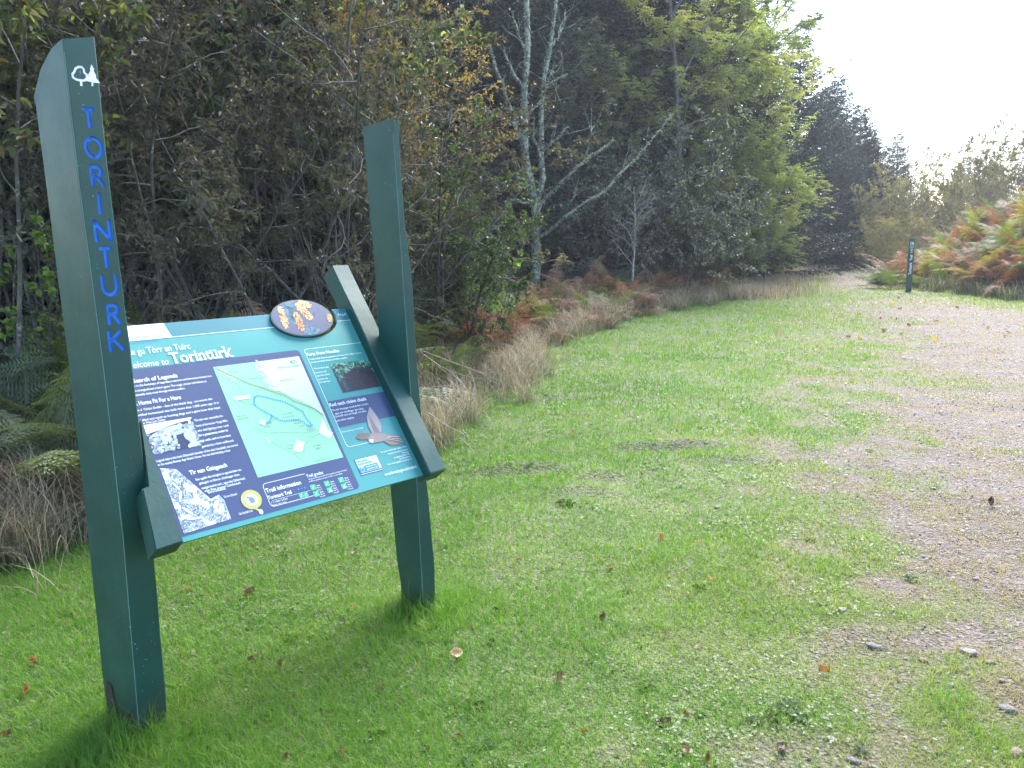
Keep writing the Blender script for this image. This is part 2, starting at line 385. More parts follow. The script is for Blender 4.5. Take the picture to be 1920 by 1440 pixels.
def stroke(pts, wd):
    """closed outline round a polyline, round ends"""
    P = [np.array(p, float) for p in pts]; L, Rr = [], []
    n = len(P)
    for i in range(n):
        a = P[max(i - 1, 0)]; b = P[min(i + 1, n - 1)]; d = b - a; d /= np.hypot(*d); nn_ = np.array([-d[1], d[0]])
        k = 1.0
        if 0 < i < n - 1:
            e = P[i + 1] - P[i]; e /= np.hypot(*e); k = 1 / max(0.6, abs(float(e @ d)))
        L.append(P[i] + nn_ * wd / 2 * k); Rr.append(P[i] - nn_ * wd / 2 * k)
    def cap(c, d):
        a0 = atan2(d[1], d[0]); return [c + wd / 2 * np.array([cos(a0 + t), sin(a0 + t)]) for t in (pi / 3, 0, -pi / 3)]
    d1 = P[-1] - P[-2]; d0 = P[0] - P[1]
    loop = Rr + list(reversed(cap(P[-1], d1))) + list(reversed(L)) + list(reversed(cap(P[0], d0)))
    return [tuple(p) for p in loop]
arc = lambda cx, cy, rx, ry, a0, a1, n=14: [(cx + rx * cos(a0 + (a1 - a0) * k / n), cy + ry * sin(a0 + (a1 - a0) * k / n)) for k in range(n + 1)]
GL = {
    'T': [[(0, 1), (1, 1)], [(.5, .98), (.5, 0)]],
    'O': [arc(.5, .5, .5, .5, pi / 2, 3 * pi / 2, 14), arc(.5, .5, .5, .5, -pi / 2, pi / 2, 14)],
    'R': [[(0, 0), (0, 1)], [(.02, 1), (.45, 1)] + arc(.5, .76, .36, .24, pi / 2, -pi / 2, 8)[1:] + [(.03, .52)], [(.42, .5), (.95, 0)]],
    'I': [[(.5, 1), (.5, 0)]],
    'N': [[(0, 0), (0, 1)], [(0, 1), (1, 0)], [(1, 0), (1, 1)]],
    'U': [[(0, 1), (0, .45)] + arc(.5, .45, .5, .45, pi, 2 * pi, 10)[1:-1] + [(1, .45), (1, 1)]],
    'K': [[(0, 0), (0, 1)], [(.95, 1), (.06, .5)], [(.3, .62), (1, 0)]],
}
WORD = [('T', 167, 221, 24, 41), ('O', 176, 277, 37, 43), ('R', 183, 330, 28, 42), ('I', 187, 382, 11, 42), ('N', 193, 433, 34, 44), ('T', 199, 483, 25, 42), ('U', 206, 535, 33, 42), ('R', 214, 589, 27, 41), ('K', 218, 639, 31, 42)]
def FL(a, z, d=0.0): return PL + SL * a + np.array([0, 0, z]) + NL * d
def lpos(x, y):
    p = onplane(x, y, PL, NL) - PL; return float(p @ SL), float(p[2])
cut = MB(); inlays = []
for ch, px, py, wpx, hpx in WORD:
    a, z = lpos(px, py); a2, _ = lpos(px + 10, py); _, z2 = lpos(px, py + 10)
    ka = (a2 - a) / 10; kz = (z - z2) / 10; SW = 0.0118
    W_ = max(wpx * ka - SW, 0.001); H_ = hpx * kz - SW
    inl = MB()
    sh = -0.02
    for st in GL[ch]:
        P = [(a + (x - .5) * W_ + (y - .5) * H_ * sh, z + (y - .5) * H_) for x, y in st]
        if ch == 'I': P = [(a, z + (y - .5) * H_) for x, y in st]
        cut.plate(stroke(P, SW), -0.008, 0.004, FL)
        inl.plate(stroke(P, SW - 0.0008), -0.0088, -0.0058, FL)
    inlays.append(inl)
body = MB(); body.ring(rl)
post_l = body.build("post", M['green'], ROOT, RC)
tag(post_l, "tall left post with a carved blue place name and a white tree emblem")
cutter = cut.build("letter_cutter", M['blue'], None, RC)
cutter.location = RC
bpy.context.view_layer.update()
bm_ = post_l.modifiers.new("carve", 'BOOLEAN'); bm_.operation = 'DIFFERENCE'; bm_.object = cutter; bm_.solver = 'EXACT'; bm_.use_self = True
try: bm_.material_mode = 'TRANSFER'
except Exception: pass
dg = bpy.context.evaluated_depsgraph_get()
carved = bpy.data.meshes.new_from_object(post_l.evaluated_get(dg))
post_l.modifiers.clear()
if len(carved.polygons) > len(post_l.data.polygons): post_l.data = carved
bpy.data.objects.remove(cutter)
for inl in inlays: inl.build("letter", M['blue'], post_l, RC)
# tree emblem, painted on the letter face
em = MB()
def eb(x, y):  # pixel box to face coordinates
    return lpos(x, y)
con = [(171, 121), (176, 130), (175, 133), (180, 142), (179, 145), (187.5, 156), (174.5, 155), (174.5, 161.5), (171.5, 161.5), (171.5, 154), (160, 151.5), (166, 143), (165, 141), (169.5, 132), (168.5, 130)]
em.plate([eb(*q) for q in con][::-1], -0.002, 0.0012, FL)
ring_o = [(141.5, 148.5), (136.5, 145), (135.5, 139), (139, 134.5), (141.5, 128.5), (147, 125.5), (153, 126), (156.5, 130), (157.5, 136), (162.5, 140.5), (162.5, 147), (158, 151), (151, 151), (146, 150)]
pp = [eb(*q) for q in ring_o]
em.line(pp, 0.0062, 0.0010, FL, closed=True)
em.line([eb(151.5, 150), eb(152, 160)], 0.0066, 0.0014, FL)
em.build("emblem", M['white'], post_l, RC)
body = MB(); body.ring(rr_)
post_r = body.build("post", M['green'], ROOT, RC); tag(post_r, "plain right post with a wavy front edge")
# worn pale edges
def edge_strip(rings, i, j, name, parent):
    mb = MB(); seg = rings[4:-1]
    A = [np.array(r[i]) for r in seg]; B = [np.array(r[j]) for r in seg]
    for k in range(len(seg) - 1):
        c0 = (A[k] + B[k]) / 2; c1 = (A[k + 1] + B[k + 1]) / 2
        d = np.cross(B[k] - A[k], c1 - c0); d = d / np.linalg.norm(d) * 0.0012
        rng = random.Random(k * 7 + i)
        w0 = 0.42 if k else 0.2
        p = [A[k] * (.5 + w0 * .5) + B[k] * (.5 - w0 * .5), A[k] * (.5 - w0 * .5) + B[k] * (.5 + w0 * .5)]
        q = [A[k + 1] * (.5 + w0 * .5) + B[k + 1] * (.5 - w0 * .5), A[k + 1] * (.5 - w0 * .5) + B[k + 1] * (.5 + w0 * .5)]
        mb.add([p[0] + d, p[1] + d, q[1] + d, q[0] + d], [(0, 1, 2, 3)])
    mb.build(name, M['edge'], parent, RC)
edge_strip(rl, 9, 0, "worn_edge", post_l); edge_strip(rr_, 9, 0, "worn_edge", post_r)
# rotten foot and cracks of the left post
rng_ = random.Random(4)
rot = MB()
lo = []
for k in range(12):
    a = 0.002 + 0.075 * k / 11; lo.append((a, 0.02))
hi = [(a, 0.05 + 0.045 * rng_.random() * (1 - abs(k - 4) / 9)) for k, (a, _) in enumerate(lo)]
rot.plate(lo + hi[::-1], -0.001, 0.0022, FL)
def FLs(a, z, d=0.0): return PL - NL * a + SL * (LV_L[1][1] - d) + np.array([0, 0, z])
lo = [(0.001 + 0.2 * k / 13, 0.0) for k in range(14)]; hi = [(a, 0.05 + 0.05 * rng_.random() + (0.07 if k > 9 else 0)) for k, (a, _) in enumerate(lo)]
rot.plate([(a, z) for a, z in (lo + hi[::-1])], -0.001, 0.0035, FLs)
rot.build("rotten_foot", M['rot'], post_l, RC)
cr = MB()
for (x0, y0, x1, y1) in ((188, 1136, 196, 1130), (200, 1134, 214, 1128), (216, 1126, 226, 1120), (238, 1126, 242, 1134)):
    cr = MB()
    p0 = onplane(x0, y0, PL + SL * 0.012 - SL * 0.0, SL) - PL; p1 = onplane(x1, y1, PL + SL * 0.012, SL) - PL
    cr.line([(-float(p0 @ NL), float(p0[2])), (-float((p0 + p1) @ NL) / 2, float(p0[2] + p1[2]) / 2 - .002), (-float(p1 @ NL), float(p1[2]))], 0.004, -0.0100, FLs)
    cr.build("crack", M['rot'], post_l, RC)

# rails
def rail(u_in, u_out, name_label, v0=-0.822, v1=0.192):
    mb = MB(); n = 26; c = 0.004
    rings = []
    for k in range(n + 1):
        t = k / n; v = v0 + (v1 - v0) * t
        a, b = (u_in, u_out) if u_in < u_out else (u_out, u_in)
        wob = 0.0012 * sin(t * 19 + u_in * 5)
        zt = 0.045 + wob
        rings.append([FR(a, v, -0.042), FR(b, v, -0.042), FR(b, v, zt - c), FR(b - c, v, zt), FR(a + c, v, zt), FR(a, v, zt - c)])
    # bottom end slightly rounded
    rings = [[np.array(p) for p in r] for r in rings]
    mid0 = sum(rings[0]) / 6
    capr = [p + (mid0 - p) * 0.08 - UP * 0.006 for p in rings[0]]
    rings.insert(0, capr)
    rings = [list(reversed(r)) for r in rings]
    mb.ring(rings)
    return mb.build("rail", M['green'], ROOT, RC)
rail(-0.024, 0.062, "")
mb = MB(); mb.plate([(-1.106, -.826), (-1.018, -.822), (-1.014, -.50), (-1.008, -.385), (-1.012, -.385), (-1.056, -.595), (-1.060, -.618), (-1.082, -.622)], -.042, .041, FR)
mb.plate([(-1.102, -.823), (-1.022, -.819), (-1.018, -.50), (-1.010, -.395), (-1.014, -.395), (-1.056, -.604), (-1.060, -.621), (-1.079, -.625)], .041, .045, FR)
mb.build("rail", M['green'], ROOT, RC)

# board with an oval notch for the cone plaque
EC = (-0.231, -0.030)
notch = []
a_in = None
U0, U1, V0, V1 = -1.03, -0.005, -0.812, 0.0
ru, rv = 0.148, 0.098
aL = math.acos(min(1, 1)) ; st_ = math.asin(-EC[1] / rv)
angs = np.linspace(pi - st_, 2 * pi + st_, 30)
notch = [(EC[0] + ru * cos(a), EC[1] + rv * sin(a)) for a in angs]   # from left top, round the bottom, to right top
poly = [(U0, V0), (U1, V0), (U1, V1)] + notch[::-1] + [(U0, V1)]
mb = MB(); mb.plate(poly, -0.012, 0.0, FR)
board = mb.build("board", M['teal'], ROOT, RC)
def sub(name, mb, mat): return mb.build(name, M[mat], board, RC)
def txs(mb, full, vis, x0, y0, x1, y1, z=0.0026, bold=0.0, cap=None, shear=0.0):
    """text of which only the ending vis can be seen, between the two pixel points; the rest runs on to the left"""
    a = uv(x0, y0); b = uv(x1, y1)
    wf = text_geo(full, bold, shear)[0][:, 0]; wv = text_geo(vis, bold, shear)[0][:, 0]
    k = (wf.max() - wf.min()) / (wv.max() - wv.min())
    put_text(mb, full, b[0] - (b[0] - a[0]) * k, (a[1] + b[1]) / 2, b[0], z, FR, bold, shear, cap)
def line_px(mb, pts, wd, z, closed=False): mb.line([uv(*p) for p in pts], wd, z, FR, closed)
def txt(mb, s_, x0, y0, x1, y1, z=0.0026, bold=0.0, cap=None, shear=0.0):
    """text between two pixel points of its baseline"""
    a = uv(x0, y0); b = uv(x1, y1)
    put_text(mb, s_, a[0], (a[1] + b[1]) / 2, b[0], z, FR, bold, shear, cap)
Z1, Z2, Z3, Z4 = 0.0006, 0.0012, 0.0018, 0.0026
# header strip
st = MB()
lineV = -0.062
hd = [(U0, lineV), (U0, -0.0005), (EC[0] - ru - 0.004, -0.0005)] 
aa = [a for a in np.linspace(pi - st_, pi + 0.33, 8)]
hd += [(EC[0] + (ru + .002) * cos(a), EC[1] + (rv + .002) * sin(a)) for a in aa]
hd += [(EC[0] - 0.139, lineV)]
hd2 = [(q[0], q[1]) for q in hd]
st.flat(hd2, Z1, FR)
sub("header_strip", st, 'teal2'); st = MB()
st.flat([(EC[0] + 0.139, lineV), (-0.006, lineV), (-0.006, -0.0005), (EC[0] + ru + 0.003, -0.0005), (EC[0] + ru + .002, -0.03)], Z1, FR)
sub("header_strip", st, 'teal2')
st = MB(); st.line([(-1.02, lineV), (EC[0] - 0.142, lineV)], 0.0022, Z2, FR); sub("header_line", st, 'ink'); st = MB(); st.line([(EC[0] + 0.142, lineV), (-0.01, lineV)], 0.0022, Z2, FR)
sub("header_line", st, 'ink')
st = MB(); e0 = uv(308, 612); st.flat([(U0, lineV), (e0[0] + .012, lineV), (e0[0], -0.001), (U0, -0.001)], Z2 + .0002, FR)
sub("logo_panel", st, 'ink')
lt = MB(); txs(lt, "Forestry Commission", "Commission", 246, 637, 281, 633, cap=0.013, bold=0.01); txt(lt, "Scotland", 283, 632, 309, 629.5, cap=.013)
txs(lt, "Coimisean na Coilltearachd Alba", "na Coilltearachd Alba", 248, 643, 300, 638.5, cap=0.0095)
sub("logo_lettering", lt, 'trail')
lt = MB(); txs(lt, "Fàilte gu Tòrr an Tuirc", "e gu Tòrr an Tuirc", 248, 668, 357, 653, cap=0.027); sub("gaelic_title_lettering", lt, 'ink'); lt = MB(); txs(lt, "Welcome to", "elcome to", 251, 692, 317, 682, cap=0.025, shear=0.18)
sub("title_lettering", lt, 'ink'); lt = MB(); txt(lt, "Argyll", 633, 593, 649, 591, cap=0.012)
sub("region_lettering", lt, 'ink')
# slab-serif place name
lt = MB()
a = uv(322, 683); b = uv(437, 668); W_ = b[0] - a[0]; bs = (a[1] + b[1]) / 2
v_, f_x = text_geo("Torinturk", 0.016); x0 = v_[:, 0].min(); kk = W_ / (v_[:, 0].max() - x0)
lt.add([FR(a[0] + (p - x0) * kk, bs + q * kk * 1.12, Z4) for p, q in v_], f_x)
name_ = "Torinturk"
for i, ch in enumerate(name_):
    pv = text_geo(name_[:i] + ch, 0.016)[0][:, 0].max(); lw = text_geo(ch, 0.016)[0]; lw = lw[:, 0].max() - lw[:, 0].min()
    l_, r_x = pv - lw - x0, pv - x0; m_ = (l_ + r_x) / 2
    xh = 0.56; ser = {'T': [(m_, .025)], 'r': [(l_ + .07, .025)], 'i': [(m_, .025)], 'n': [(l_ + .07, .025), (r_x - .07, .025)], 'u': [(l_ + .04, xh - .03), (r_x - .1, xh - .03), (r_x - .03, .025)], 'k': [(l_ + .07, .025), (r_x - .06, .025), (l_ + .03, .73 - .03), (r_x - .07, xh - .03)]}.get(ch, [])
    for sx, sy in ser:
        hw = .10
        q = [(sx - hw, sy - .033), (sx + hw, sy - .033), (sx + hw, sy + .033), (sx - hw, sy + .033)]
        lt.flat([(a[0] + p * kk, bs + r * kk * 1.12) for p, r in q], Z4 + .0003, FR)
sub("place_name_lettering", lt, 'ink')
# navy panel
n0 = uv(566, 655); n1 = uv(675, 915)
st = MB(); st.flat([(U0, n1[1] + .0), (n1[0] - .01, n1[1]), (n1[0], n1[1] + .01), (n1[0], n0[1] - .015), (n1[0] - .004, n0[1] - .004), (n1[0] - .018, n0[1]), (U0, n0[1])], Z1, FR)
sub("navy_panel", st, 'navy')
# left column text
lt = MB()
txs(lt, "In Search of Legends", "earch of Legends", 255, 718, 333, 708, bold=.012, cap=.0165)
for s_, vis, x0, y0, x1, y1 in (("Follow in the footsteps of legendary warriors and ferocious beasts to a", "in the footsteps of legendary warriors and ferocious beasts to a", 256, 726, 397, 707), ("hidden stronghold and a hero's grave. The rough, circular trail follows an", "stronghold and a hero's grave. The rough, circular trail follows an", 258, 735, 387, 717), ("occasionally steep route through mature conifers.", "ionally steep route through mature conifers.", 259, 743, 347, 730)):
    txs(lt, s_, vis, x0, y0, x1, y1, cap=.0088, bold=.006)
txs(lt, "A Home Fit For a Hero", "Home Fit For a Hero", 261, 760, 340, 749, bold=.012, cap=.0165)
for s_, x0, y0, x1, y1, bo in (("The ruins of Dùn a' Chòin Duibh - dun of the black dog - are worth the", 215, 779, 398, 750, .006), ("scramble. This fortified homestead was built more than 1,000 years ago. It is", 213, 789, 410, 757, .006), ("linked by Gaelic ballad and myth to hunting dogs and a giant boar that leapt", 217, 799, 413, 766, .006), ("over West Loch Tarbert.", 264, 797, 311, 789, .006),
    ("The dun was reputedly the", 365, 792, 417, 781, .006), ("home of the hunter Tangul Mòr,", 368, 802, 427, 790, .006), ("who died fighting a boar. Look", 371, 811, 429, 799, .006), ("for a passageway under its", 373, 820, 427, 808, .02), ("high walls, said to have been", 376, 831, 432, 817, .01), ("guarded by a black wolfhound.", 379, 841, 438, 827, .006),
    ("Legend claims the hero Diarmaid, founder of the clan Campbell, was buried", 294, 869, 445, 835, .006), ("in the nearby Bronze Age Giant's Grave. He too died battling a boar.", 297, 876, 432, 845, .006),
    ("Seo agaibh tha dròighte le sgeulachdan mu", 367, 902, 452, 883, .006), ("ghaisgich na Fèinne: clintheagan chon,", 374, 910, 449, 891, .006), ("sealgaireachd tuirc, agus bàs Dhiarmaid,", 378, 918, 460, 899, .006), ("mhic fhìor sinnsear Caimbeulach", 385, 926, 450, 905, .006), ("Earra-Ghàidheal.", 390, 926, 424, 918, .006), ("The hero Diarmaid", 420, 935, 444, 928, .0), ("Clan Campbell Crest", 448, 966, 474, 960, .0)):
    txt(lt, s_, x0, y0, x1, y1, bold=bo, cap=.0088)
txt(lt, "Tìr nan Gaisgeach", 356, 891, 426, 876, bold=.012, cap=.0165)
sub("story_lettering", lt, 'ink')
# stone wall picture
rg = random.Random(5)
A_, B_, C_, D_ = uv(267, 796), uv(361, 782), uv(380, 836), uv(288, 853)
pu0, pu1, pv1, pv0 = A_[0], C_[0] - .002, B_[1], D_[1]
def inrect(poly, u0, v0, u1, v1): return [(min(max(u, u0), u1), min(max(v, v0), v1)) for u, v in poly]
st = MB(); st.flat([(pu0, pv0), (pu1, pv0), (pu1, pv1), (pu0, pv1)], Z2, FR, 0.0)
skyl = [(pu0, pv1), (pu0, pv1 - .035), (pu0 + .05, pv1 - .026), (pu0 + .10, pv1 - .014), (pu0 + .14, pv1 - .010), (pu1 - .01, pv1 - .012), (pu1, pv1 - .004), (pu1, pv1)]
st.flat(skyl[::-1], Z2 + .0003, FR, 0.95)
for row in range(13):
    for k in range(17):
        u = pu0 + (pu1 - pu0) * (k + rg.random()) / 17; v = pv0 + (pv1 - .014 - pv0) * (row + rg.random()) / 13
        if v > pv1 - .03 + .02 * (u - pu0) / (pu1 - pu0) - .004: continue
        if 0.55 < (u - pu0) / (pu1 - pu0) < 0.74 and (v - pv0) / (pv1 - pv0) < .55: continue
        r = .0030 + .0042 * rg.random()
        st.flat(inrect(ell(u, v, r * 1.3, r, 7, rg.random(), .4, rg), pu0, pv0, pu1, pv1), Z2 + .0005 + .0000008 * (row * 17 + k), FR, .22 + .62 * rg.random())
for (fu, fv, r1, r2, rot_) in ((.55, .72, .030, .012, .1), (.62, .58, .024, .010, .15), (.84, .38, .020, .021, .3), (.35, .42, .018, .010, -.2), (.86, .1, .018, .010, 0)):
    st.flat(inrect(ell(pu0 + fu * (pu1 - pu0), pv0 + fv * (pv1 - pv0), r1, r2, 10, rot_, .25, rg), pu0, pv0, pu1, pv1), Z2 + .0008, FR, .5 + .25 * rg.random())
sub("stone_wall_photograph", st, 'mono')
# engraving of a resting figure, kept generic: pale ground with dense dark hatching
E1, E2, E3, E4 = uv(300, 878), uv(322, 878), uv(433, 975), uv(350, 1008)
st = MB(); q = [E1, uv(345, 1001), uv(433, 973), uv(420, 938), uv(410, 928), uv(395, 936), uv(330, 880)]
st.flat(q if ((q[1][0] - q[0][0]) * (q[2][1] - q[0][1]) - (q[1][1] - q[0][1]) * (q[2][0] - q[0][0])) > 0 else q[::-1], Z2, FR, .82)
poly_e = q
def inside(p, po):
    c = False; n = len(po)
    for i in range(n):
        a, b = po[i], po[i - 1]
        if (a[1] > p[1]) != (b[1] > p[1]) and p[0] < (b[0] - a[0]) * (p[1] - a[1]) / (b[1] - a[1]) + a[0]: c = not c
    return c
us = [p[0] for p in q]; vs = [p[1] for p in q]
cnt = 0
while cnt < 2600:
    u = rg.uniform(min(us), max(us)); v = rg.uniform(min(vs), max(vs))
    if not inside((u, v), q): continue
    g = vnoise(np.array([u * 45.0 + 9]), np.array([v * 45.0 + 30]))[0]
    cnt += 1
    if g < .30: continue
    an = vnoise(np.array([u * 20.0]), np.array([v * 20.0 + 50]))[0] * 6; L = .003 + .005 * rg.random()
    p2 = (u + cos(an) * L, v + sin(an) * L)
    if inside(p2, q): st.line([(u, v), p2], .0011, Z2 + .0004, FR, tint=.12 + .2 * rg.random())
for (x, y, a1, b1, rt) in ((352, 958, .024, .006, -.9), (366, 972, .030, .005, -.1), (338, 930, .024, .005, 1.2), (405, 946, .018, .009, .9), (330, 912, .005, .022, .4)):
    c = uv(x, y); st.flat(ell(c[0], c[1], a1, b1, 14, rt, .15, rg), Z2 + .0006, FR, .9); st.line(ell(c[0], c[1], a1, b1, 14, rt), .0012, Z2 + .0009, FR, True, tint=.1)
sub("engraving", st, 'mono')
# crest
c = uv(471, 937)
st = MB(); st.flat(ell(c[0], c[1], .036, .036, 28), Z2, FR); st.flat([(c[0] + .005, c[1] - .03), (c[0] + .022, c[1] - .055), (c[0] + .008, c[1] - .046), (c[0] - .006, c[1] - .03)][::-1], Z2 + .0003, FR)
sub("crest", st, 'yellow')
st = MB(); st.flat(ell(c[0], c[1], .023, .023, 24), Z3, FR); st.flat(ell(c[0] + .016, c[1] - .051, .007, .009, 12), Z3, FR); sub("crest_field", st, 'ink')
st = MB(); st.line(ell(c[0], c[1], .036, .036, 28), .0014, Z4, FR, True); st.line(ell(c[0], c[1], .024, .024, 24), .0016, Z4, FR, True)
st.flat(ell(c[0] + .001, c[1] - .002, .010, .013, 7, .3, .5, rg), Z4, FR); st.flat(ell(c[0] - .010, c[1] + .010, .005, .006, 6, 1, .5, rg), Z4 + .0002, FR)
for k in range(22):
    a = .35 + k * 2 * pi / 24; st.line([(c[0] + .0275 * cos(a), c[1] + .0275 * sin(a)), (c[0] + .0325 * cos(a + .06), c[1] + .0325 * sin(a + .06))], .0015, Z4, FR)
sub("crest_lettering", st, 'grey')
# map
m0 = (uv(484, 897)); m1 = uv(565, 667)
mu0, mv0, mu1, mv1 = -0.688, m0[1] + .003, m1[0] - .012, m1[1]
mu1 = -0.335; mv0 = -0.660; mv1 = -0.205
st = MB(); st.flat([(mu0, mv0), (mu1, mv0), (mu1, mv1), (mu0, mv1)], Z2, FR)
MAP = sub("map", st, 'mapg')
st = MB(); sea = [uv(482, 679), uv(491, 693), uv(503, 710), uv(507, 722), uv(540, 742), uv(580, 760), uv(603, 776), (mu1, uv(612, 790)[1]), (mu1, mv1)]
sea = inrect(sea, mu0, mv0, mu1, mv1)
st.flat(sea, Z3, FR); sub("map_sea", st, 'sea')
st = MB()
line_px(st, [(403, 691), (427, 702), (450, 712), (470, 721), (491, 727), (510, 735), (533, 742), (550, 752), (565, 758), (590, 767), (606, 779)], .0028, Z4 + .0002)
sub("map_road", st, 'brown')
st = MB()
for pts in ([(404, 705), (430, 713), (447, 722), (452, 737), (470, 743)], [(448, 752), (475, 760)], [(472, 742), (480, 732), (497, 727)], [(474, 802), (500, 812), (530, 811), (570, 812), (600, 806), (632, 812)], [(497, 822), (520, 835), (545, 848), (560, 858), (573, 872)], [(560, 836), (556, 850), (566, 852), (573, 838)], [(505, 793), (520, 783)], [(560, 846), (582, 822), (605, 810)]):
    line_px(st, pts, .0011, Z4)
for (s_, x0, y0, x1, y1) in (("Torinturk", 430, 700, 448, 697), ("Mealdarroch", 470, 712, 495, 708), ("Spion & Choan", 526, 716, 550, 711), ("Cnoc nan", 443, 783, 461, 779), ("Caimbhag", 445, 788, 465, 784), ("Cnoc Dubh", 529, 779, 549, 774), ("na Leitreach", 530, 785, 552, 780), ("Giant's", 549, 791, 562, 788), ("Grave", 551, 796, 564, 793), ("Cairn", 560, 801, 570, 799), ("Dùn a' Chòin", 487, 799, 510, 794), ("Duibh", 495, 803, 508, 800), ("Cnoc", 576, 803, 586, 801), ("Mòlltach", 576, 809, 591, 805), ("Creag", 537, 838, 549, 835), ("Farm", 541, 843, 550, 841), ("Creagan", 588, 838, 603, 835), ("Seilter", 592, 843, 603, 841)):
    txt(st, s_, x0, y0, x1, y1, cap=.0072)
for k in range(150):
    u = rg.uniform(mu0 + .01, mu1 - .01); v = rg.uniform(mv0 + .01, mv1 - .14 - .0)
    if inside((u, v), sea): continue
    st.line([(u, v - .002), (u, v + .0025)], .0008, Z4, FR)
txt(st, "Contains Ordnance Survey data licence number", 590, 864, 631, 855, cap=.004); txt(st, "all rights reserved for this map", 590, 866.5, 625, 859, cap=.004)
sub("map_lines", st, 'grey')
st = MB(); txt(st, "West Loch Tarbert", 522, 693, 563, 686, cap=.0095, shear=.25)
c = uv(551.5, 679); st.line(ell(c[0], c[1], .010, .010, 16), .0015, Z4, FR, True); st.flat([(c[0] - .022, c[1] + .001), (c[0] - .010, c[1] - .006), (c[0] - .008, c[1] + .007)], Z4, FR)
st.line([(c[0] + .004, c[1] - .005), (c[0] - .004, c[1] - .005), (c[0] + .004, c[1] + .005), (c[0] - .004, c[1] + .005)], .0015, Z4, FR)
sub("map_sea_lettering", st, 'trail')
tp = [(477, 745), (483, 742), (492, 744), (502, 746), (515, 750), (527, 752), (538, 756), (550, 762), (559, 768), (567, 772), (571, 780), (577, 789), (585, 797), (581, 800), (573, 796), (566, 790), (558, 787), (547, 788), (535, 790), (525, 789), (517, 784), (511, 780), (500, 775), (488, 768), (477, 760), (476, 752)]
st = MB()
def dots(pts, closed):
    P = [np.array(uv(*p)) for p in pts]
    if closed: P.append(P[0])
    acc = 0.0
    for a, b in zip(P[:-1], P[1:]):
        L = np.hypot(*(b - a)); d = (b - a) / L; x = acc
        while x < L:
            c = a + d * x; st.flat(ell(c[0], c[1], .0034, .0034, 8), Z4 + .0004, FR); x += .0092
        acc = x - L
dots(tp, True); dots([(509, 781), (507, 787), (503, 792), (499, 795)], False)
sub("map_trail", st, 'trail'); st = MB()
for k, (x, y) in enumerate(((559, 918), (565, 916.5), (571, 915))):
    c = uv(x, y); st.flat(ell(c[0], c[1], .0035, .0035, 8), Z4, FR)
sub("trail_colour_dots", st, 'trail')
st = MB()
st.flat([uv(556, 826), uv(571, 830), uv(567, 845), uv(557, 848), uv(550, 842)][::-1], Z3, FR); sub('map_building', st, 'palepink'); st = MB(); st.flat([uv(497, 820), uv(508, 828), uv(504, 831)][::-1], Z3, FR); sub('map_clearing', st, 'palepink'); st = MB()
st.flat(ell(*uv(492, 793), .010, .010, 12), Z3, FR); sub('map_fort', st, 'palepink'); st = MB(); st.flat([uv(604, 785), uv(614, 806), uv(624, 812), uv(618, 822), uv(606, 815), uv(597, 812)][::-1], Z3, FR); sub('map_clearing', st, 'palepink'); st = MB()
for k in range(60):
    x = 482 + 26 * rg.random() * (1 if k % 2 else .8); y = 682 + (x - 482) * 1.7 + rg.uniform(-9, 9)
    c = uv(min(x, 506) + rg.uniform(-4, 4), min(y, 735)); st.flat(ell(c[0], c[1], .003, .003, 6), Z4 - .0004, FR)
for k in range(24):
    c = uv(505 + k * 1.1, 727 + k * .35 + rg.uniform(-2, 2)); st.flat(ell(c[0], c[1], .003, .0028, 6), Z4 - .0002, FR)
for k in range(18):
    c = uv(412 + k * 1.7 + rg.uniform(-2, 2), 695 + k * 1.0 + rg.uniform(-3, 3)); st.flat(ell(c[0], c[1], .0035, .003, 4), Z4 - .0004, FR)
sub("map_shore", st, 'palepink')
st = MB(); a = uv(439, 749); b = uv(467, 742); st.flat(rrect(a[0], a[1] - .006, b[0], a[1] + .010, .004), Z4, FR); sub("location_flag", st, 'ink')
st = MB(); txt(st, "You are here", 441, 748, 465, 741.5, z=.0032, cap=.0075, bold=.012); sub("location_lettering", st, 'trail')
# trail information box
lt = MB(); a = uv(491, 912); b = uv(511, 949)
bx0, bx1 = uv(500, 930)[0], uv(584, 920)[0]; by1, by0 = uv(500, 906)[1], uv(512, 950)[1]
lt.line([(bx1, by1), (bx0 + .01, by1), (bx0 + .003, by1 - .004), (bx0, by1 - .012), (bx0, by0 + .012), (bx0 + .004, by0 + .003), (bx0 + .012, by0), (bx1, by0)], .0016, Z2, FR)
txt(lt, "Trail information", 499, 924, 565, 909, bold=.012, cap=.0165); txt(lt, "Torinturk Trail", 503, 937, 547, 926, bold=.012, cap=.014)
lt.line([(bx0 + .012, uv(505, 940)[1]), (bx1 - .006, uv(505, 940)[1])], .0008, Z2, FR)
txt(lt, "1 ½ miles / 2.4 km", 509, 944.5, 539, 937, cap=.0085); txt(lt, "Approx. time 1 hour", 510, 950, 537, 943, cap=.0075)
txt(lt, "Trail grades", 575, 896, 606, 889, cap=.0125, bold=.008)
txt(lt, "Forestry Commission Scotland trails are graded according to the degree", 579, 901, 650, 882, cap=.0055); txt(lt, "of difficulty, gradients and type of surface you can expect.", 579, 905, 642, 889, cap=.0055)
icons = [(587, 914), (613, 907), (639.5, 900), (593, 926), (618.5, 919), (645, 912)]
for (x, y) in icons:
    for k in range(3):
        txt(lt, ("Easy", "Multi use", "trail grade")[k], x + 7, y - 1.5 + k * 4.0, x + 13 + k * 2, y - 3.5 + k * 4.0, cap=.0052, bold=.012 if k == 0 else 0)
sub("trail_lettering", lt, 'ink')
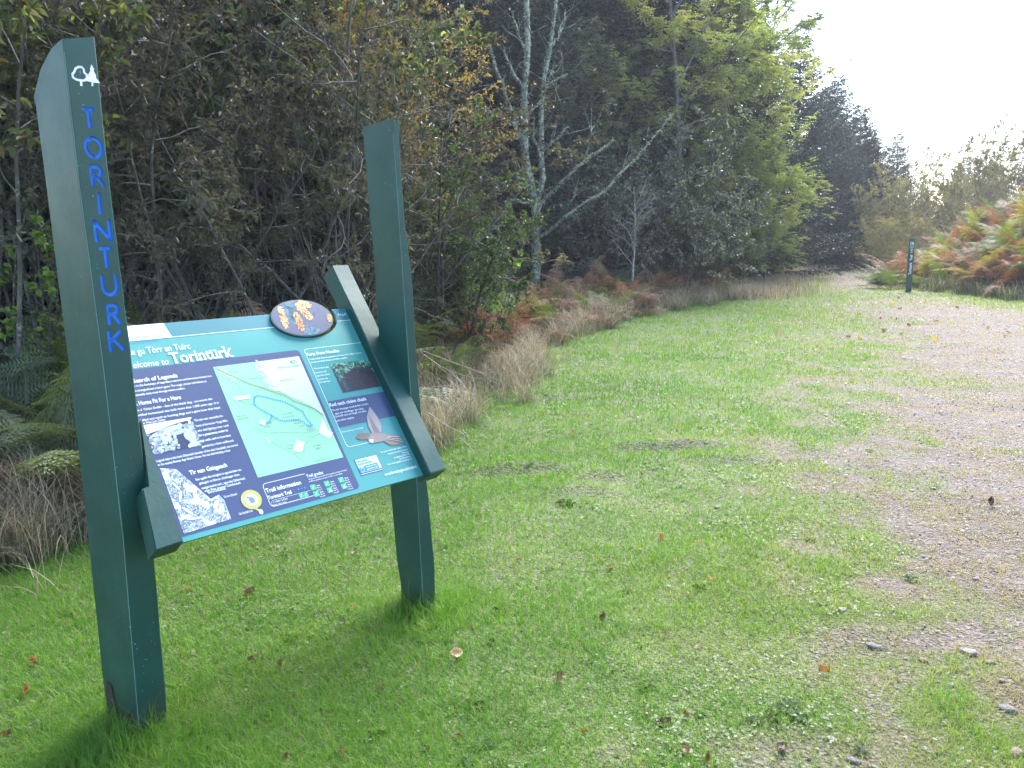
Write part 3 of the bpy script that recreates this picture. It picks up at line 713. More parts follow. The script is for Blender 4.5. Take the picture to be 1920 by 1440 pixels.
for (x, y) in icons + [(565, 929.5), (573.5, 927.5)]:
    c = uv(x, y); r = .0105 if (x, y) in icons else .008
    st = MB(); st.flat(rrect(c[0] - r, c[1] - r, c[0] + r, c[1] + r, r * .2), Z2, FR); ic = sub("trail_icon", st, 'icon')
st = MB()
for (x, y) in icons + [(565, 929.5), (573.5, 927.5)]:
    st = MB(); c = uv(x, y); st.line([(c[0] - .004, c[1] - .006), (c[0] - .001, c[1] + .001), (c[0] + .004, c[1] + .006)], .0016, Z3, FR)
    if (x, y) in (icons[5], icons[4]): st.flat([(c[0] - .006, c[1] - .006), (c[0] + .006, c[1] - .006), (c[0] + .0, c[1] + .004)], Z3 + .0002, FR)
    sub("trail_icon_mark", st, 'ink')
# right column
lt = MB()
ru0, ru1 = -0.312, -0.045; rv1, rv0 = -0.205, -0.58
rt = uv(574, 655)[1]; lt_pts = [(-0.30, rt), (-0.052, rt), (-0.044, rt - .01), (-0.040, -0.50), (-0.045, -0.508)]
ru0 = uv(573, 664)[0]; rb = uv(655, 838)[1]
ru1 = uv(678, 641)[0] + .004
lt.line([(ru1, -.50), (ru1, rt - .010), (ru1 - .004, rt - .003), (ru1 - .012, rt), (ru0 + .010, rt), (ru0 + .003, rt - .003), (ru0, rt - .012), (ru0, rb + .012), (ru0 + .004, rb + .003), (ru0 + .012, rb), (ru0 + .11, rb)], .0016, Z2, FR)
lt.line([(ru1, -.50), (ru1 - .004, -.51), (ru1 - .012, -.515)], .0016, Z2, FR)
txt(lt, "Forts From Needles", 577, 671, 635, 658, bold=.012, cap=.0150)
for (s_, x0, y0, x1, y1) in (("In the shade of spruce planted at Torinturk for timber, Scottish", 582, 678, 677, 661), ("wood ants build domes of conifer needles.", 584, 684, 650, 670), ("The forest is also", 589, 694, 616, 689), ("home to red", 591, 702, 611, 697), ("squirrels, black", 594, 708, 618, 702), ("grouse, roe", 597, 714, 614, 710), ("and red deer.", 599, 720, 620, 715)):
    txt(lt, s_, x0, y0, x1, y1, cap=.0078)
sub("habitat_lettering", lt, 'ink')
pa = uv(619, 685); pb = uv(712, 722); pt = uv(655, 680)[1]
p0, p1, q1, q0 = uv(622, 690)[0], ru1 - .012, rt - .083, uv(641, 737)[1]
st = MB(); st.flat([(p0, q0), (p1, q0), (p1, q1), (p0, q1)], Z2, FR, .25)
for k in range(420):
    u = rg.random(); v = rg.random(); c_ = (p0 + u * (p1 - p0), q0 + v * (q1 - q0))
    dome = ((u - .62) / .42) ** 2 + ((v - .30) / .5) ** 2 < 1
    r = .0025 + .005 * rg.random()
    st.flat(inrect(ell(c_[0], c_[1], r * 1.6, r * .6, 5, rg.random() * 3, .5, rg), p0, q0, p1, q1), Z2 + .0003 + k * 1e-6, FR, (.15 + .3 * rg.random()) if dome else min(1, (.45 + .55 * rg.random()) * (.5 + .6 * v)))
sub("nest_photograph", st, 'nestp')
# Gaelic block
g1 = uv(620, 752)[1]; g0 = uv(634, 802)[1]
st = MB(); st.flat([(ru0 + .004, g0), (ru1 - .002, g0), (ru1 - .002, g1), (ru0 + .004, g1)], Z2, FR); sub("gaelic_panel", st, 'navy')
lt = MB(); txt(lt, "Rud nach cluinn cluais", 619, 764, 686, 750, z=.003, bold=.012, cap=.0155)
for (s_, x0, y0, x1, y1) in (("Tha tòir fheudagan treubhail fhèir on Suirt", 623, 773, 690, 758), ("- agus tòir sheallagan 'gan seirg.", 626, 779, 681, 767), ("Cluinnidh cluas am fangal rud, baise", 628, 785, 686, 771), ("nach cluinn edginty.", 630, 792, 664, 784)):
    txt(lt, s_, x0, y0, x1, y1, z=.003, cap=.0085)
sub("gaelic_lettering", lt, 'ink'); lt = MB(); txt(lt, "Tawny owls hunt in the forest", 641, 812, 681, 803, cap=.006); sub("caption", lt, 'ink'); lt = MB()
for (s_, x0, y0, x1, y1) in (("For further information, please contact:", 714, 850, 763, 838), ("Forestry Commission Scotland", 728, 853, 765, 844), ("Whitegates", 754, 851, 767, 848.5), ("Lochgilphead, PA31 8RS", 739, 861, 768, 852), ("Tel: 01546 602518", 749, 863, 769, 857), ("Email: westargyll@forestry.gsi.gov.uk", 727, 873, 772, 861)):
    txt(lt, s_, x0, y0, x1, y1, cap=.0072)
sub("contact_lettering", lt, 'ink'); lt = MB(); txt(lt, "www.forestry.gov.uk/scotland", 722, 893, 781, 877, bold=.01, cap=.0135)
sub("web_address", lt, 'ink')
# owl in flight
st = MB()
def OP(pts, z, tint):
    P = [uv(*q) for q in pts]
    ar = sum(P[i][0] * P[(i + 1) % len(P)][1] - P[(i + 1) % len(P)][0] * P[i][1] for i in range(len(P)))
    st.flat(P if ar > 0 else P[::-1], z, FR, tint)
wing = [(697, 812), (690, 800), (687, 783), (692, 763), (700, 772), (708, 784), (715, 800), (714, 811), (706, 814)]
body_ = [(694, 813), (706, 811), (722, 814), (734, 818), (730, 825), (712, 829), (699, 831), (692, 826)]
tail = [(728, 816), (738, 815), (750, 820), (757, 829), (748, 834), (734, 836), (722, 830), (718, 825)]
wing2 = [(667, 820), (676, 812), (690, 813), (694, 820), (690, 824), (676, 825), (668, 822)]
OP(wing, .0030, .62); OP(wing2, .0030, .35); OP(body_, .0033, .5); OP(tail, .0030, .42); OP([(690, 820), (699, 818), (703, 826), (698, 832), (690, 828)], .0036, .55); OP([(691, 825), (699, 825), (698, 831), (693, 830)], .0038, .95)
for k in range(9):
    a = uv(690 + k * 2.6, 778 + k * 3.8); b = uv(701 + k * 1.4, 812); st.line([a, b], .0012, .0034, FR, tint=.15)
for k in range(6):
    a = uv(722 + k * 1.0, 824 - k * 1); b = uv(756 - k * 1.5, 831 - k * 2.3); st.line([a, b], .0014, .0036, FR, tint=.92 if k % 2 else .05)
for k in range(4):
    a = uv(668 + k * 5, 821); b = uv(674 + k * 5, 813); st.line([a, b], .0015, .0034, FR, tint=.1)
sub("owl_picture", st, 'owlp')
# small notice
n_ = [uv(664, 862), uv(706, 852), uv(718, 881), uv(677, 893)]
a0, a1, b0, b1 = (n_[0][0] + n_[3][0]) / 2, (n_[1][0] + n_[2][0]) / 2, (n_[2][1] + n_[3][1]) / 2, (n_[0][1] + n_[1][1]) / 2
st = MB(); st.flat([(a0, b0), (a1, b0), (a1, b1), (a0, b1)], Z2, FR); sub("notice_border", st, 'navy')
st = MB(); st.flat([(a0 + .002, b0 + .010), (a1 - .002, b0 + .010), (a1 - .002, b1 - .002), (a0 + .002, b1 - .002)], Z3, FR); st.line([(a0 + .001, b0 + .004), (a1 - .001, b0 + .004)], .003, Z3, FR); sub("notice", st, 'sea')
st = MB(); st.flat([(a0 + .002, b0 + .012), (a1 - .015, b0 + .012), (a1 - .015, b0 + .036), (a0 + .03, b0 + .036), (a0 + .03, b0 + .030), (a0 + .002, b0 + .030)], Z4 - .0003, FR)
h_ = b1 - b0
put_text(st, "Enjoy Scotland's", a0 + .006, b1 - .016, a0 + .055, Z4, FR, .02, cap=.008); put_text(st, "outdoors responsibly", a0 + .006, b1 - .027, a0 + .070, Z4, FR, .02, cap=.008)
for k in range(3): put_text(st, "take responsibility for your own actions", a0 + .008, b1 - .037 - k * .007, a1 - .012, Z4, FR, 0, cap=.0035)
sub("notice_lettering", st, 'trail')
st = MB(); put_text(st, "KNOW THE CODE", a0 + .036, b0 + .026, a1 - .020, Z4, FR, .01, cap=.006); put_text(st, "BEFORE YOU GO", a0 + .036, b0 + .016, a1 - .020, Z4, FR, .01, cap=.006); st.line(ell(a0 + .017, b0 + .021, .007, .007, 12), .001, Z4, FR, True)
sub("notice_code_lettering", st, 'ink')
# oval cone plaque
pc = uv(568, 595.5, .014); pu_, pv_ = .1395, .0885
mb = MB(); mb.plate(ell(pc[0], pc[1], pu_, pv_, 48), -.016, .0125, FR)
plq = mb.build("oval_plaque", M['dark'], ROOT, RC); tag(plq, "oval plaque with a picture of spruce cones")
mb = MB(); pu_ -= .004; pv_ -= .004
mb.flat(ell(pc[0], pc[1], pu_, pv_, 48), .0135, FR, .12)
def clip(poly): 
    out = []
    for u, v in poly:
        k = sqrt(((u - pc[0]) / pu_) ** 2 + ((v - pc[1]) / pv_) ** 2)
        out.append((u, v) if k <= .985 else (pc[0] + (u - pc[0]) / k * .985, pc[1] + (v - pc[1]) / k * .985))
    return out
def PX(x, y): return uv(x, y, .014)
k_ = 0
def conep(x0, y0, x1, y1, r, t0):
    global k_
    for i in range(150):
        t = rg.random(); w_ = r * (1 - (2 * t - 1) ** 4 * .6); o_ = rg.uniform(-1, 1)
        dx, dy = x1 - x0, y1 - y0; L = sqrt(dx * dx + dy * dy)
        x = x0 + dx * t + o_ * w_ * dy / L; y = y0 + dy * t - o_ * w_ * dx / L
        p = PX(x, y); k_ += 1
        mb.flat(clip(ell(p[0], p[1], .0052, .0026, 6, 2.2 + o_, .3, rg)), .0141 + k_ * 1e-6, FR, min(1, t0 - .12 + .5 * rg.random()))
def spray(x, y, n, L, a0, a1, tint):
    for i in range(n):
        a = a0 + (a1 - a0) * rg.random(); p = PX(x, y); l = L * (.5 + .5 * rg.random())
        mb.line(clip([p, (p[0] + l * cos(a), p[1] + l * sin(a))]), .0022, .01385, FR, tint=tint + .08 * rg.random())
for i in range(60):
    p = PX(585 + rg.gauss(0, 8), 620 + rg.gauss(0, 4)); mb.flat(clip(ell(p[0], p[1], .006, .003, 5, rg.random() * 3, .5, rg)), .0137, FR, .30)
for i in range(120):
    p = PX(rg.uniform(515, 620), rg.uniform(565, 625)); mb.flat(clip(ell(p[0], p[1], .006, .005, 6, rg.random() * 3, .5, rg)), .0136, FR, rg.uniform(.02, .2))
spray(541, 577, 60, .05, 0, 2 * pi, .24); spray(548, 592, 40, .045, 3.5, 5.5, .24)
conep(523, 575, 538, 614, 5.5, .62); conep(553, 586, 568, 620, 6, .48); conep(555, 569, 584, 598, 6, .62); conep(560, 565, 582, 574, 5, .66); conep(615, 590, 620, 602, 4, .5)
mb.build("cone_picture", M['cone'], plq, RC)
# ------------------------------------------------------------------ plant builders
class PL_:
    """a plant under construction: wood polylines and leaves"""
    def __init__(s, seed): s.rng = np.random.default_rng(seed); s.seg = []; s.lp = []; s.ld = []; s.ls = []; s.ln = []
def unit(v): return v / (np.linalg.norm(v) + 1e-9)
def perp(rng, d):
    a = rng.normal(size=3); a -= d * (a @ d); return unit(a)
def polyline(rng, p, d, L, n, wander, up, droop=0.0):
    pts = [p]; d = unit(d); st = L / n
    for k in range(n):
        d = unit(d + rng.normal(size=3) * wander + np.array([0, 0, up - droop * k / n]))
        pts.append(pts[-1] + d * st)
    return np.array(pts)
def grow(P, p, d, L, r, lv, spec):
    s = spec[lv]; rng = P.rng
    pts = polyline(rng, p, d, L, s.get('n', 6), s['wander'], s['up'], s.get('droop', 0))
    P.seg.append((pts, r, r * s.get('taper', 0.35), s.get('sides', 4), lv))
    if lv + 1 < len(spec):
        c = spec[lv + 1]; m = max(1, int(round(s['kids'] * (0.7 + 0.6 * rng.random()))))
        for k in range(m):
            t = s['t0'] + (0.98 - s['t0']) * (k + rng.random()) / m
            i = min(int(t * (len(pts) - 1)), len(pts) - 2); q = pts[i] + (pts[i + 1] - pts[i]) * (t * (len(pts) - 1) - i)
            dd = unit(pts[i + 1] - pts[i]); a = s['ang'] * (0.7 + 0.6 * rng.random())
            nd = dd * cos(a) + perp(rng, dd) * sin(a)
            if s.get('flat'): nd[2] *= 0.4
            ll = L * c['len'] * (0.6 + 0.7 * rng.random()) * (1 - s.get('cone', 0.45) * t)
            rr = min(r * (1 - 0.65 * t) * 0.7, max(r * c.get('rk', 0.5), 0.0012))
            grow(P, q, nd, ll, rr, lv + 1, spec)
    if s.get('leaves', 0) > 0:
        m = rng.poisson(s['leaves'])
        for k in range(m):
            t = s.get('lt0', 0.25) + (1 - s.get('lt0', 0.25)) * rng.random()
            i = min(int(t * (len(pts) - 1)), len(pts) - 2); q = pts[i] + (pts[i + 1] - pts[i]) * (t * (len(pts) - 1) - i)
            P.lp.append(q); P.ld.append(unit(unit(pts[i + 1] - pts[i]) * 0.6 + rng.normal(size=3) * 0.7))
def tubes(seg, rmin=0.0):
    """all wood polylines as one vertex/quad array"""
    groups = {}
    for pts, r0, r1, sides, lv in seg: groups.setdefault((len(pts), sides), []).append((pts, r0, r1))
    VV, QQ = [], []; base = 0
    for (n, sd_), L in groups.items():
        P = np.array([l[0] for l in L]); r0 = np.maximum([l[1] for l in L], rmin); r1 = np.maximum([l[2] for l in L], rmin * 0.7)
        T = np.gradient(P, axis=1); T /= np.linalg.norm(T, axis=2, keepdims=True) + 1e-9
        ref = np.where(np.abs(T[:, :1, 2:3]) > 0.9, np.array([1.0, 0, 0]), np.array([0, 0, 1.0])); ref = np.broadcast_to(ref, T.shape)
        A = np.cross(T, ref); A /= np.linalg.norm(A, axis=2, keepdims=True) + 1e-9; B = np.cross(T, A)
        t = np.linspace(0, 1, n)[None, :, None, None]
        R = r0[:, None, None, None] * (1 - t) + r1[:, None, None, None] * t
        an = np.arange(sd_) / sd_ * 2 * pi
        ring = P[:, :, None, :] + R * (A[:, :, None, :] * np.cos(an)[None, None, :, None] + B[:, :, None, :] * np.sin(an)[None, None, :, None])
        V = ring.reshape(-1, 3); m = len(L)
        i = (np.arange(m * n * sd_)).reshape(m, n, sd_) + base
        a = i[:, :-1, :]; b = np.roll(i, -1, 2)[:, :-1, :]; c = np.roll(i, -1, 2)[:, 1:, :]; d = i[:, 1:, :]
        QQ.append(np.stack([a, b, c, d], -1).reshape(-1, 4)); VV.append(V); base += len(V)
    return np.concatenate(VV), np.concatenate(QQ)
def leaf_mesh(name, pos, dr, size, rng, mat, wd=0.5, hexa=True, upn=0.5, tint=None, fold=0.15, tipd=0.15):
    pos = np.asarray(pos); a = np.asarray(dr); N = len(pos); size = np.broadcast_to(size, (N,)) * (0.65 + 0.6 * rng.random(N))
    a = a / (np.linalg.norm(a, axis=1, keepdims=True) + 1e-9)
    nrm = rng.normal(size=(N, 3)) * (1 - upn) + np.array([0, 0, upn]); nrm -= a * (nrm * a).sum(1, keepdims=True); nrm /= np.linalg.norm(nrm, axis=1, keepdims=True) + 1e-9
    b = np.cross(a, nrm); s = size[:, None]; W = wd * s * 0.5
    if tint is None: tint = rng.random(N)
    F = nrm * s * fold; D = np.array([0, 0, -1.0]) * s * tipd
    if hexa:
        V = np.stack([pos, pos + a * s * .3 + b * W * .95 + F, pos + a * s * .7 + b * W * .8 + F + D * .4, pos + a * s + D, pos + a * s * .7 - b * W * .8 + F + D * .4, pos + a * s * .3 - b * W * .95 + F], 1).reshape(-1, 3)
        i = np.arange(N)[:, None] * 6
        q = np.concatenate([i + [0, 1, 2, 3], i + [0, 3, 4, 5]]); return mesh_np(name, V, quads=q, tint=np.repeat(tint, 6), mat=mat)
    V = np.stack([pos, pos + a * s * .5 + b * W + F, pos + a * s + D, pos + a * s * .5 - b * W + F], 1).reshape(-1, 3)
    i = np.arange(N)[:, None] * 4
    t = np.concatenate([i + [0, 1, 2], i + [0, 2, 3]]); return mesh_np(name, V, tris=t, tint=np.repeat(tint, 4), mat=mat)

def bark(name, stops, scale=14, lich=None, bmp=0.6):
    m, t, b = new_mat(name); co = coords(t, "Object", (1, 1, .35)); n = noise(t, scale, 6, 0.7, co)
    r = ramp(t, n.outputs[0], stops); out = r.outputs[0]
    if lich:
        n2 = noise(t, scale * .8, 5, 0.75, coords(t, "Object")); r2 = ramp(t, n2.outputs[0], [(lich[0], (0, 0, 0)), (lich[0] + .06, (1, 1, 1))])
        mx = t.nodes.new("ShaderNodeMix"); mx.data_type = 'RGBA'; t.links.new(r2.outputs[0], mx.inputs[0]); t.links.new(out, mx.inputs[6]); mx.inputs[7].default_value = (*lich[1], 1); out = mx.outputs[2]
    t.links.new(out, b.inputs["Base Color"]); b.inputs["Roughness"].default_value = 0.85
    bump(t, b, n.outputs[0], bmp, 0.02); return m
BK = {
    'grey': bark("grey_bark", [(.3, (.04, .038, .036)), (.55, (.10, .095, .09)), (.75, (.24, .23, .225))], 14, (.58, (.28, .30, .27))),
    'dark': bark("dark_bark", [(.3, (.025, .02, .018)), (.6, (.06, .05, .045)), (.8, (.12, .11, .10))], 14),
    'lichen': bark("lichen_bark", [(.3, (.045, .05, .035)), (.5, (.12, .13, .10)), (.7, (.26, .28, .23))], 10, (.48, (.36, .42, .34))),
    'pale': bark("pale_birch_bark", [(.3, (.08, .07, .065)), (.5, (.34, .32, .31)), (.7, (.55, .53, .52))], 16),
    'twig': bark("purple_brown_twigs", [(.3, (.09, .055, .055)), (.7, (.20, .14, .14))], 14),
}
LF = {
    'hazel': leafy("dull_green_leaves", [(0, (.022, .032, .024)), (.45, (.05, .068, .042)), (.8, (.09, .115, .05)), (.95, (.12, .09, .06)), (1, (.25, .31, .09))], .35, .5, .3),
    'brownish': leafy("fading_brown_leaves", [(0, (.034, .031, .032)), (.4, (.075, .066, .064)), (.7, (.072, .084, .058)), (1, (.19, .165, .13))], .3, .55, .3),
    'gold': leafy("golden_willow_leaves", [(0, (.11, .09, .035)), (.4, (.23, .175, .055)), (.8, (.34, .26, .08)), (1, (.46, .37, .14))], .35, .55, .3),
    'bush': leafy("mid_green_bush_leaves", [(0, (.02, .035, .012)), (.6, (.05, .085, .03)), (.9, (.10, .16, .04)), (1, (.16, .24, .06))], .35, .45, .4),
    'bright': leafy("bright_green_leaves", [(0, (.07, .13, .03)), (.6, (.14, .24, .05)), (1, (.24, .34, .08))], .45, .38, .5),
    'ash': leafy("yellow_green_leaves", [(0, (.09, .12, .045)), (.5, (.19, .24, .08)), (.85, (.29, .33, .12)), (1, (.40, .38, .15))], .5, .4, .5),
    'rowan': leafy("grey_green_leaves", [(0, (.03, .045, .03)), (.6, (.07, .10, .06)), (1, (.13, .16, .09))], .3, .35, .6),
    'grey': leafy("pale_backed_leaves", [(0, (.04, .05, .035)), (.6, (.11, .13, .10)), (1, (.26, .29, .24))], .25, .35, .6),
    'pale': leafy("pale_olive_leaves", [(0, (.07, .07, .045)), (.6, (.15, .145, .085)), (1, (.25, .22, .13))], .45, .4, .5),
    'needle': leafy("blue_green_needles", [(0, (.007, .016, .017)), (.5, (.018, .038, .038)), (1, (.045, .080, .072))], .12, .5, .4, (1.2, 1.3, .9)),
    'fern': leafy("green_bracken", [(0, (.03, .05, .012)), (.6, (.08, .125, .028)), (1, (.16, .21, .055))], .4, .55, .25),
    'fernpale': leafy("silvery_green_bracken", [(0, (.06, .085, .045)), (.6, (.10, .135, .075)), (1, (.19, .225, .14))], .35, .5, .3),
    'fernyel': leafy("yellow_bracken", [(0, (.08, .085, .03)), (.6, (.19, .18, .05)), (1, (.30, .24, .08))], .45, .55, .25),
    'fernrust': leafy("rust_red_bracken", [(0, (.065, .028, .022)), (.6, (.17, .078, .048)), (1, (.30, .17, .09))], .35, .6, .2, (1.4, 1.1, .8)),
    'fernbrown': leafy("russet_bracken", [(0, (.06, .04, .032)), (.6, (.17, .11, .075)), (1, (.33, .24, .16))], .35, .6, .2, (1.4, 1.1, .8)),
    'straw': leafy("dead_straw", [(0, (.16, .125, .085)), (.6, (.34, .28, .20)), (1, (.55, .48, .37))], .3, .55, .4, (1.2, 1.1, .8)),
    'rush': leafy("grey_green_rush", [(0, (.04, .06, .035)), (.6, (.10, .13, .075)), (1, (.26, .26, .18))], .3, .4, .5),
    'bramble': leafy("bramble_leaves", [(0, (.03, .045, .018)), (.7, (.07, .11, .04)), (1, (.14, .17, .06))], .3, .3, .7),
}
def finish(P, name, bk, lf, size, wd=.5, hexa=True, upn=.5, rmin=.0016, lichen=0, extra=None, tintf=None):
    """Empty with children trunk and crown"""
    root = empty(name)
    V, Q = tubes(P.seg, rmin)
    tr = link("trunk", mesh_np(name + "_wood", V, quads=Q, mat=BK[bk], smooth=True), root)
    if len(P.lp):
        pos = np.array(P.lp); t = None
        if tintf is not None: t = tintf(pos, P.rng)
        link("crown", leaf_mesh(name + "_leaves", pos, np.array(P.ld), size, P.rng, LF[lf], wd, hexa, upn, t), root)
    if lichen:
        # crusts and tufts standing off the bark
        rng = P.rng; pp, dd = [], []
        wts = [(s_, np.linalg.norm(s_[0][-1] - s_[0][0]) * (s_[1] + s_[2])) for s_ in P.seg if s_[1] > .008]
        tot = sum(x[1] for x in wts)
        for s_, ww in wts:
            for k in range(rng.poisson(lichen * ww / tot)):
                t = rng.random(); i = min(int(t * (len(s_[0]) - 1)), len(s_[0]) - 2); d = unit(s_[0][i + 1] - s_[0][i]); n = perp(rng, d)
                q = s_[0][i] + (s_[0][i + 1] - s_[0][i]) * (t * (len(s_[0]) - 1) - i) + n * (s_[1] * (1 - t) + s_[2] * t) * .95
                pp.append(q); dd.append(unit(n * .5 + rng.normal(size=3)))
        if pp:
            link("lichen", leaf_mesh(name + "_lichen", pp, dd, extra or .03, rng, M['lichenm'], .8, True, .1), tr)
    return root
M['lichenm'] = leafy("grey_green_lichen", [(0, (.16, .19, .14)), (.6, (.32, .37, .29)), (1, (.50, .55, .46))], .15, .8, .2, (1, 1, 1))
def hide_proto(root, used=[]): used.append(root)
def kids(o): return [c for c in o.children]
def copy_tree(root, loc, rz=0.0, s=1.0, tilt=0.0):
    r = root.copy(); COL.objects.link(r); r.location = loc; r.rotation_euler = (tilt * random.uniform(-1, 1), tilt * random.uniform(-1, 1), rz); r.scale = (s, s, s * random.uniform(.94, 1.06))
    for c in list(root.children):
        k = c.copy(); COL.objects.link(k); k.parent = r
        for g in c.children:
            h = g.copy(); COL.objects.link(h); h.parent = k
    return r
PROTO = []
class Kind:
    def __init__(s, root): s.root = root; s.n = 0
    def put(s, x, y, rz=0.0, sc=1.0, label=None, cat="tree", group=None, tilt=0.0, dz=0.0):
        loc = (x, y, float(height(x, y)) - 0.03 + dz)
        if s.n == 0:
            o = s.root; o.location = loc; o.rotation_euler = (0, 0, rz); o.scale = (sc, sc, sc)
        else: o = copy_tree(s.root, loc, rz, sc, tilt)
        s.n += 1; tag(o, label, cat, group); return o
def clump(freq, seed, thr=0.5, soft=.15):
    """crowns thin out in places: keep probability from a 3-D noise made of two planes"""
    def f(p):
        return sstep(thr - soft, thr + soft, (vnoise(p[:, 0] * freq + seed, p[:, 2] * freq) + vnoise(p[:, 1] * freq + seed * 2, p[:, 2] * freq + p[:, 0] * freq * .6)) / 2)
    return f
def thin(P, f):
    p = np.array(P.lp); k = P.rng.random(len(p)) < f(p)
    P.lp = [q for q, m in zip(P.lp, k) if m]; P.ld = [q for q, m in zip(P.ld, k) if m]

# ---- many-stemmed thicket shrubs
def make_shrub(name, seed, H, stems, spread, bk, lf, size, leaves, kids1=9, kids2=7, wd=.55, ang=.9, up=.06, wander=.10, base_bare=.3, low=0, hexa=True, rmin=.0016, lt=.5, tintf=None, thr=None, r0=.022):
    P = PL_(seed); rng = P.rng
    spec = [dict(n=10, wander=wander * .7, up=up, kids=kids1, t0=base_bare, ang=ang, sides=5, taper=.25, cone=.4),
            dict(n=7, wander=wander * 1.3, up=up * .7, kids=kids2, t0=.15, ang=.8, sides=3, len=.34, rk=.38, taper=.3),
            dict(n=5, wander=wander * 1.6, up=.02, kids=3, t0=.2, ang=.8, sides=3, len=.42, rk=.4, leaves=leaves * .6, lt0=.1),
            dict(n=3, wander=wander * 1.6, up=.02, kids=0, t0=0, ang=0, sides=3, len=.5, rk=.5, leaves=leaves, lt0=.0)]
    for k in range(stems):
        a = rng.random() * 2 * pi; d = np.array([cos(a) * spread, sin(a) * spread, 1.0])
        grow(P, np.array([cos(a) * .12, sin(a) * .12, -.1]) * (1 + rng.random() * 2), d, H * (.7 + .4 * rng.random()), r0 * (.5 + .8 * rng.random()), 0, spec)
    if thr is not None: thin(P, clump(1.1, seed, thr))
    return Kind(finish(P, name, bk, lf, size, wd, hexa, lt, rmin, tintf=tintf))

# ---- broad trees with a leading trunk
def make_tree(name, seed, H, r, bk, lf, size, leaves, k1=16, k2=9, k3=5, t0=.15, ang=1.0, len1=.42, wd=.35, hexa=False, cone=.55, droop=0, thr=None, up=.03, rmin=.003, wander=.07, lt=.4, pinnate=False, tintf=None):
    P = PL_(seed)
    spec = [dict(n=12, wander=wander * .5, up=.05, kids=k1, t0=t0, ang=ang, sides=7, taper=.12, cone=cone),
            dict(n=8, wander=wander, up=up, kids=k2, t0=.15, ang=.8, sides=4, len=len1, rk=.34, droop=droop, taper=.25),
            dict(n=5, wander=wander * 1.5, up=up * .5, kids=k3, t0=.15, ang=.8, sides=3, len=.40, rk=.35, droop=droop, leaves=leaves * .5),
            dict(n=3, wander=wander * 1.5, up=0, kids=0, t0=0, ang=0, sides=3, len=.45, rk=.4, leaves=leaves, lt0=0.0, droop=droop)]
    grow(P, np.array([0, 0, -.15]), np.array([.02, .02, 1.0]), H, r, 0, spec)
    if thr is not None: thin(P, clump(.7, seed, thr))
    if pinnate:   # each leaf a feather of leaflets
        lp, ld = [], []; rng = P.rng
        for p, d in zip(P.lp, P.ld):
            d = unit(d * np.array([1, 1, .5]) + np.array([0, 0, -.25])); sd2 = unit(np.cross(d, [0, 0, 1.0]) + 1e-6)
            for j in range(4):
                q = p + d * size * (.5 + 1.0 * j) * .55
                for sg in (-1, 1): lp.append(q); ld.append(unit(d * .45 + sd2 * sg + rng.normal(size=3) * .15))
            lp.append(p + d * size * 2.5); ld.append(d)
        P.lp, P.ld = lp, ld
    return Kind(finish(P, name, bk, lf, size, wd, hexa, lt, rmin, tintf=tintf))

# ---- spruces
def make_spruce(name, seed, H, W, nw=34, dens=1.0, low=.02, nsize=.10, bare=0):
    P = PL_(seed); rng = P.rng
    tr = polyline(rng, np.array([0, 0, -.2]), np.array([0, 0, 1.0]), H + .2, 14, .01, .05); P.seg.append((tr, W * .045 + .03, .006, 7, 0))
    lp, ld = [], []
    for k in range(nw):
        t = low + (1 - low) * ((k + .5 * rng.random()) / nw) ** .9; z = t * H
        nb = int(rng.integers(6, 9)); a0 = rng.random() * 6.3
        for j in range(nb):
            a = a0 + j * 2 * pi / nb + rng.normal() * .25; L = W * (1 - t) ** .75 * (.72 + .45 * rng.random()) + .12
            i = min(int(z / H * 13.9), 13); p = np.array([tr[i][0], tr[i][1], z])
            dz = -.25 + .75 * t
            d = np.array([cos(a), sin(a), dz])
            b = polyline(rng, p, d, L, 6, .04, .03, -.14 * (1 - t)); P.seg.append((b, .006 + .008 * L, .002, 3, 1))
            if bare and t < bare: continue
            n2 = max(4, int(L / .085 * dens))
            for q in range(n2):
                u = .12 + .88 * (q + rng.random()) / n2; ii = min(int(u * 6), 5); c = b[ii] + (b[ii + 1] - b[ii]) * (u * 6 - ii); bd = unit(b[ii + 1] - b[ii])
                sd2 = unit(np.cross(bd, [0, 0, 1.0])) * (1 if q % 2 else -1)
                l2 = (.10 + .30 * L * (1 - u) ** .7 * (.6 + .6 * rng.random())); l2 = min(l2, .75)
                dd = unit(bd * .75 + sd2 * .8 + np.array([0, 0, -.18 - .25 * rng.random()]))
                m = max(2, int(l2 / (nsize * .62)))
                for g in range(m):
                    cc = c + dd * l2 * (g + .3) / m + np.array([0, 0, -.12 * l2 * ((g + .3) / m) ** 2]); lp.append(cc); ld.append(unit(dd + rng.normal(size=3) * .28)); 
            lp.append(b[-1]); ld.append(bd)
    P.lp, P.ld = lp, ld
    return Kind(finish(P, name, 'dark', 'needle', nsize, .42, False, .55, .003))

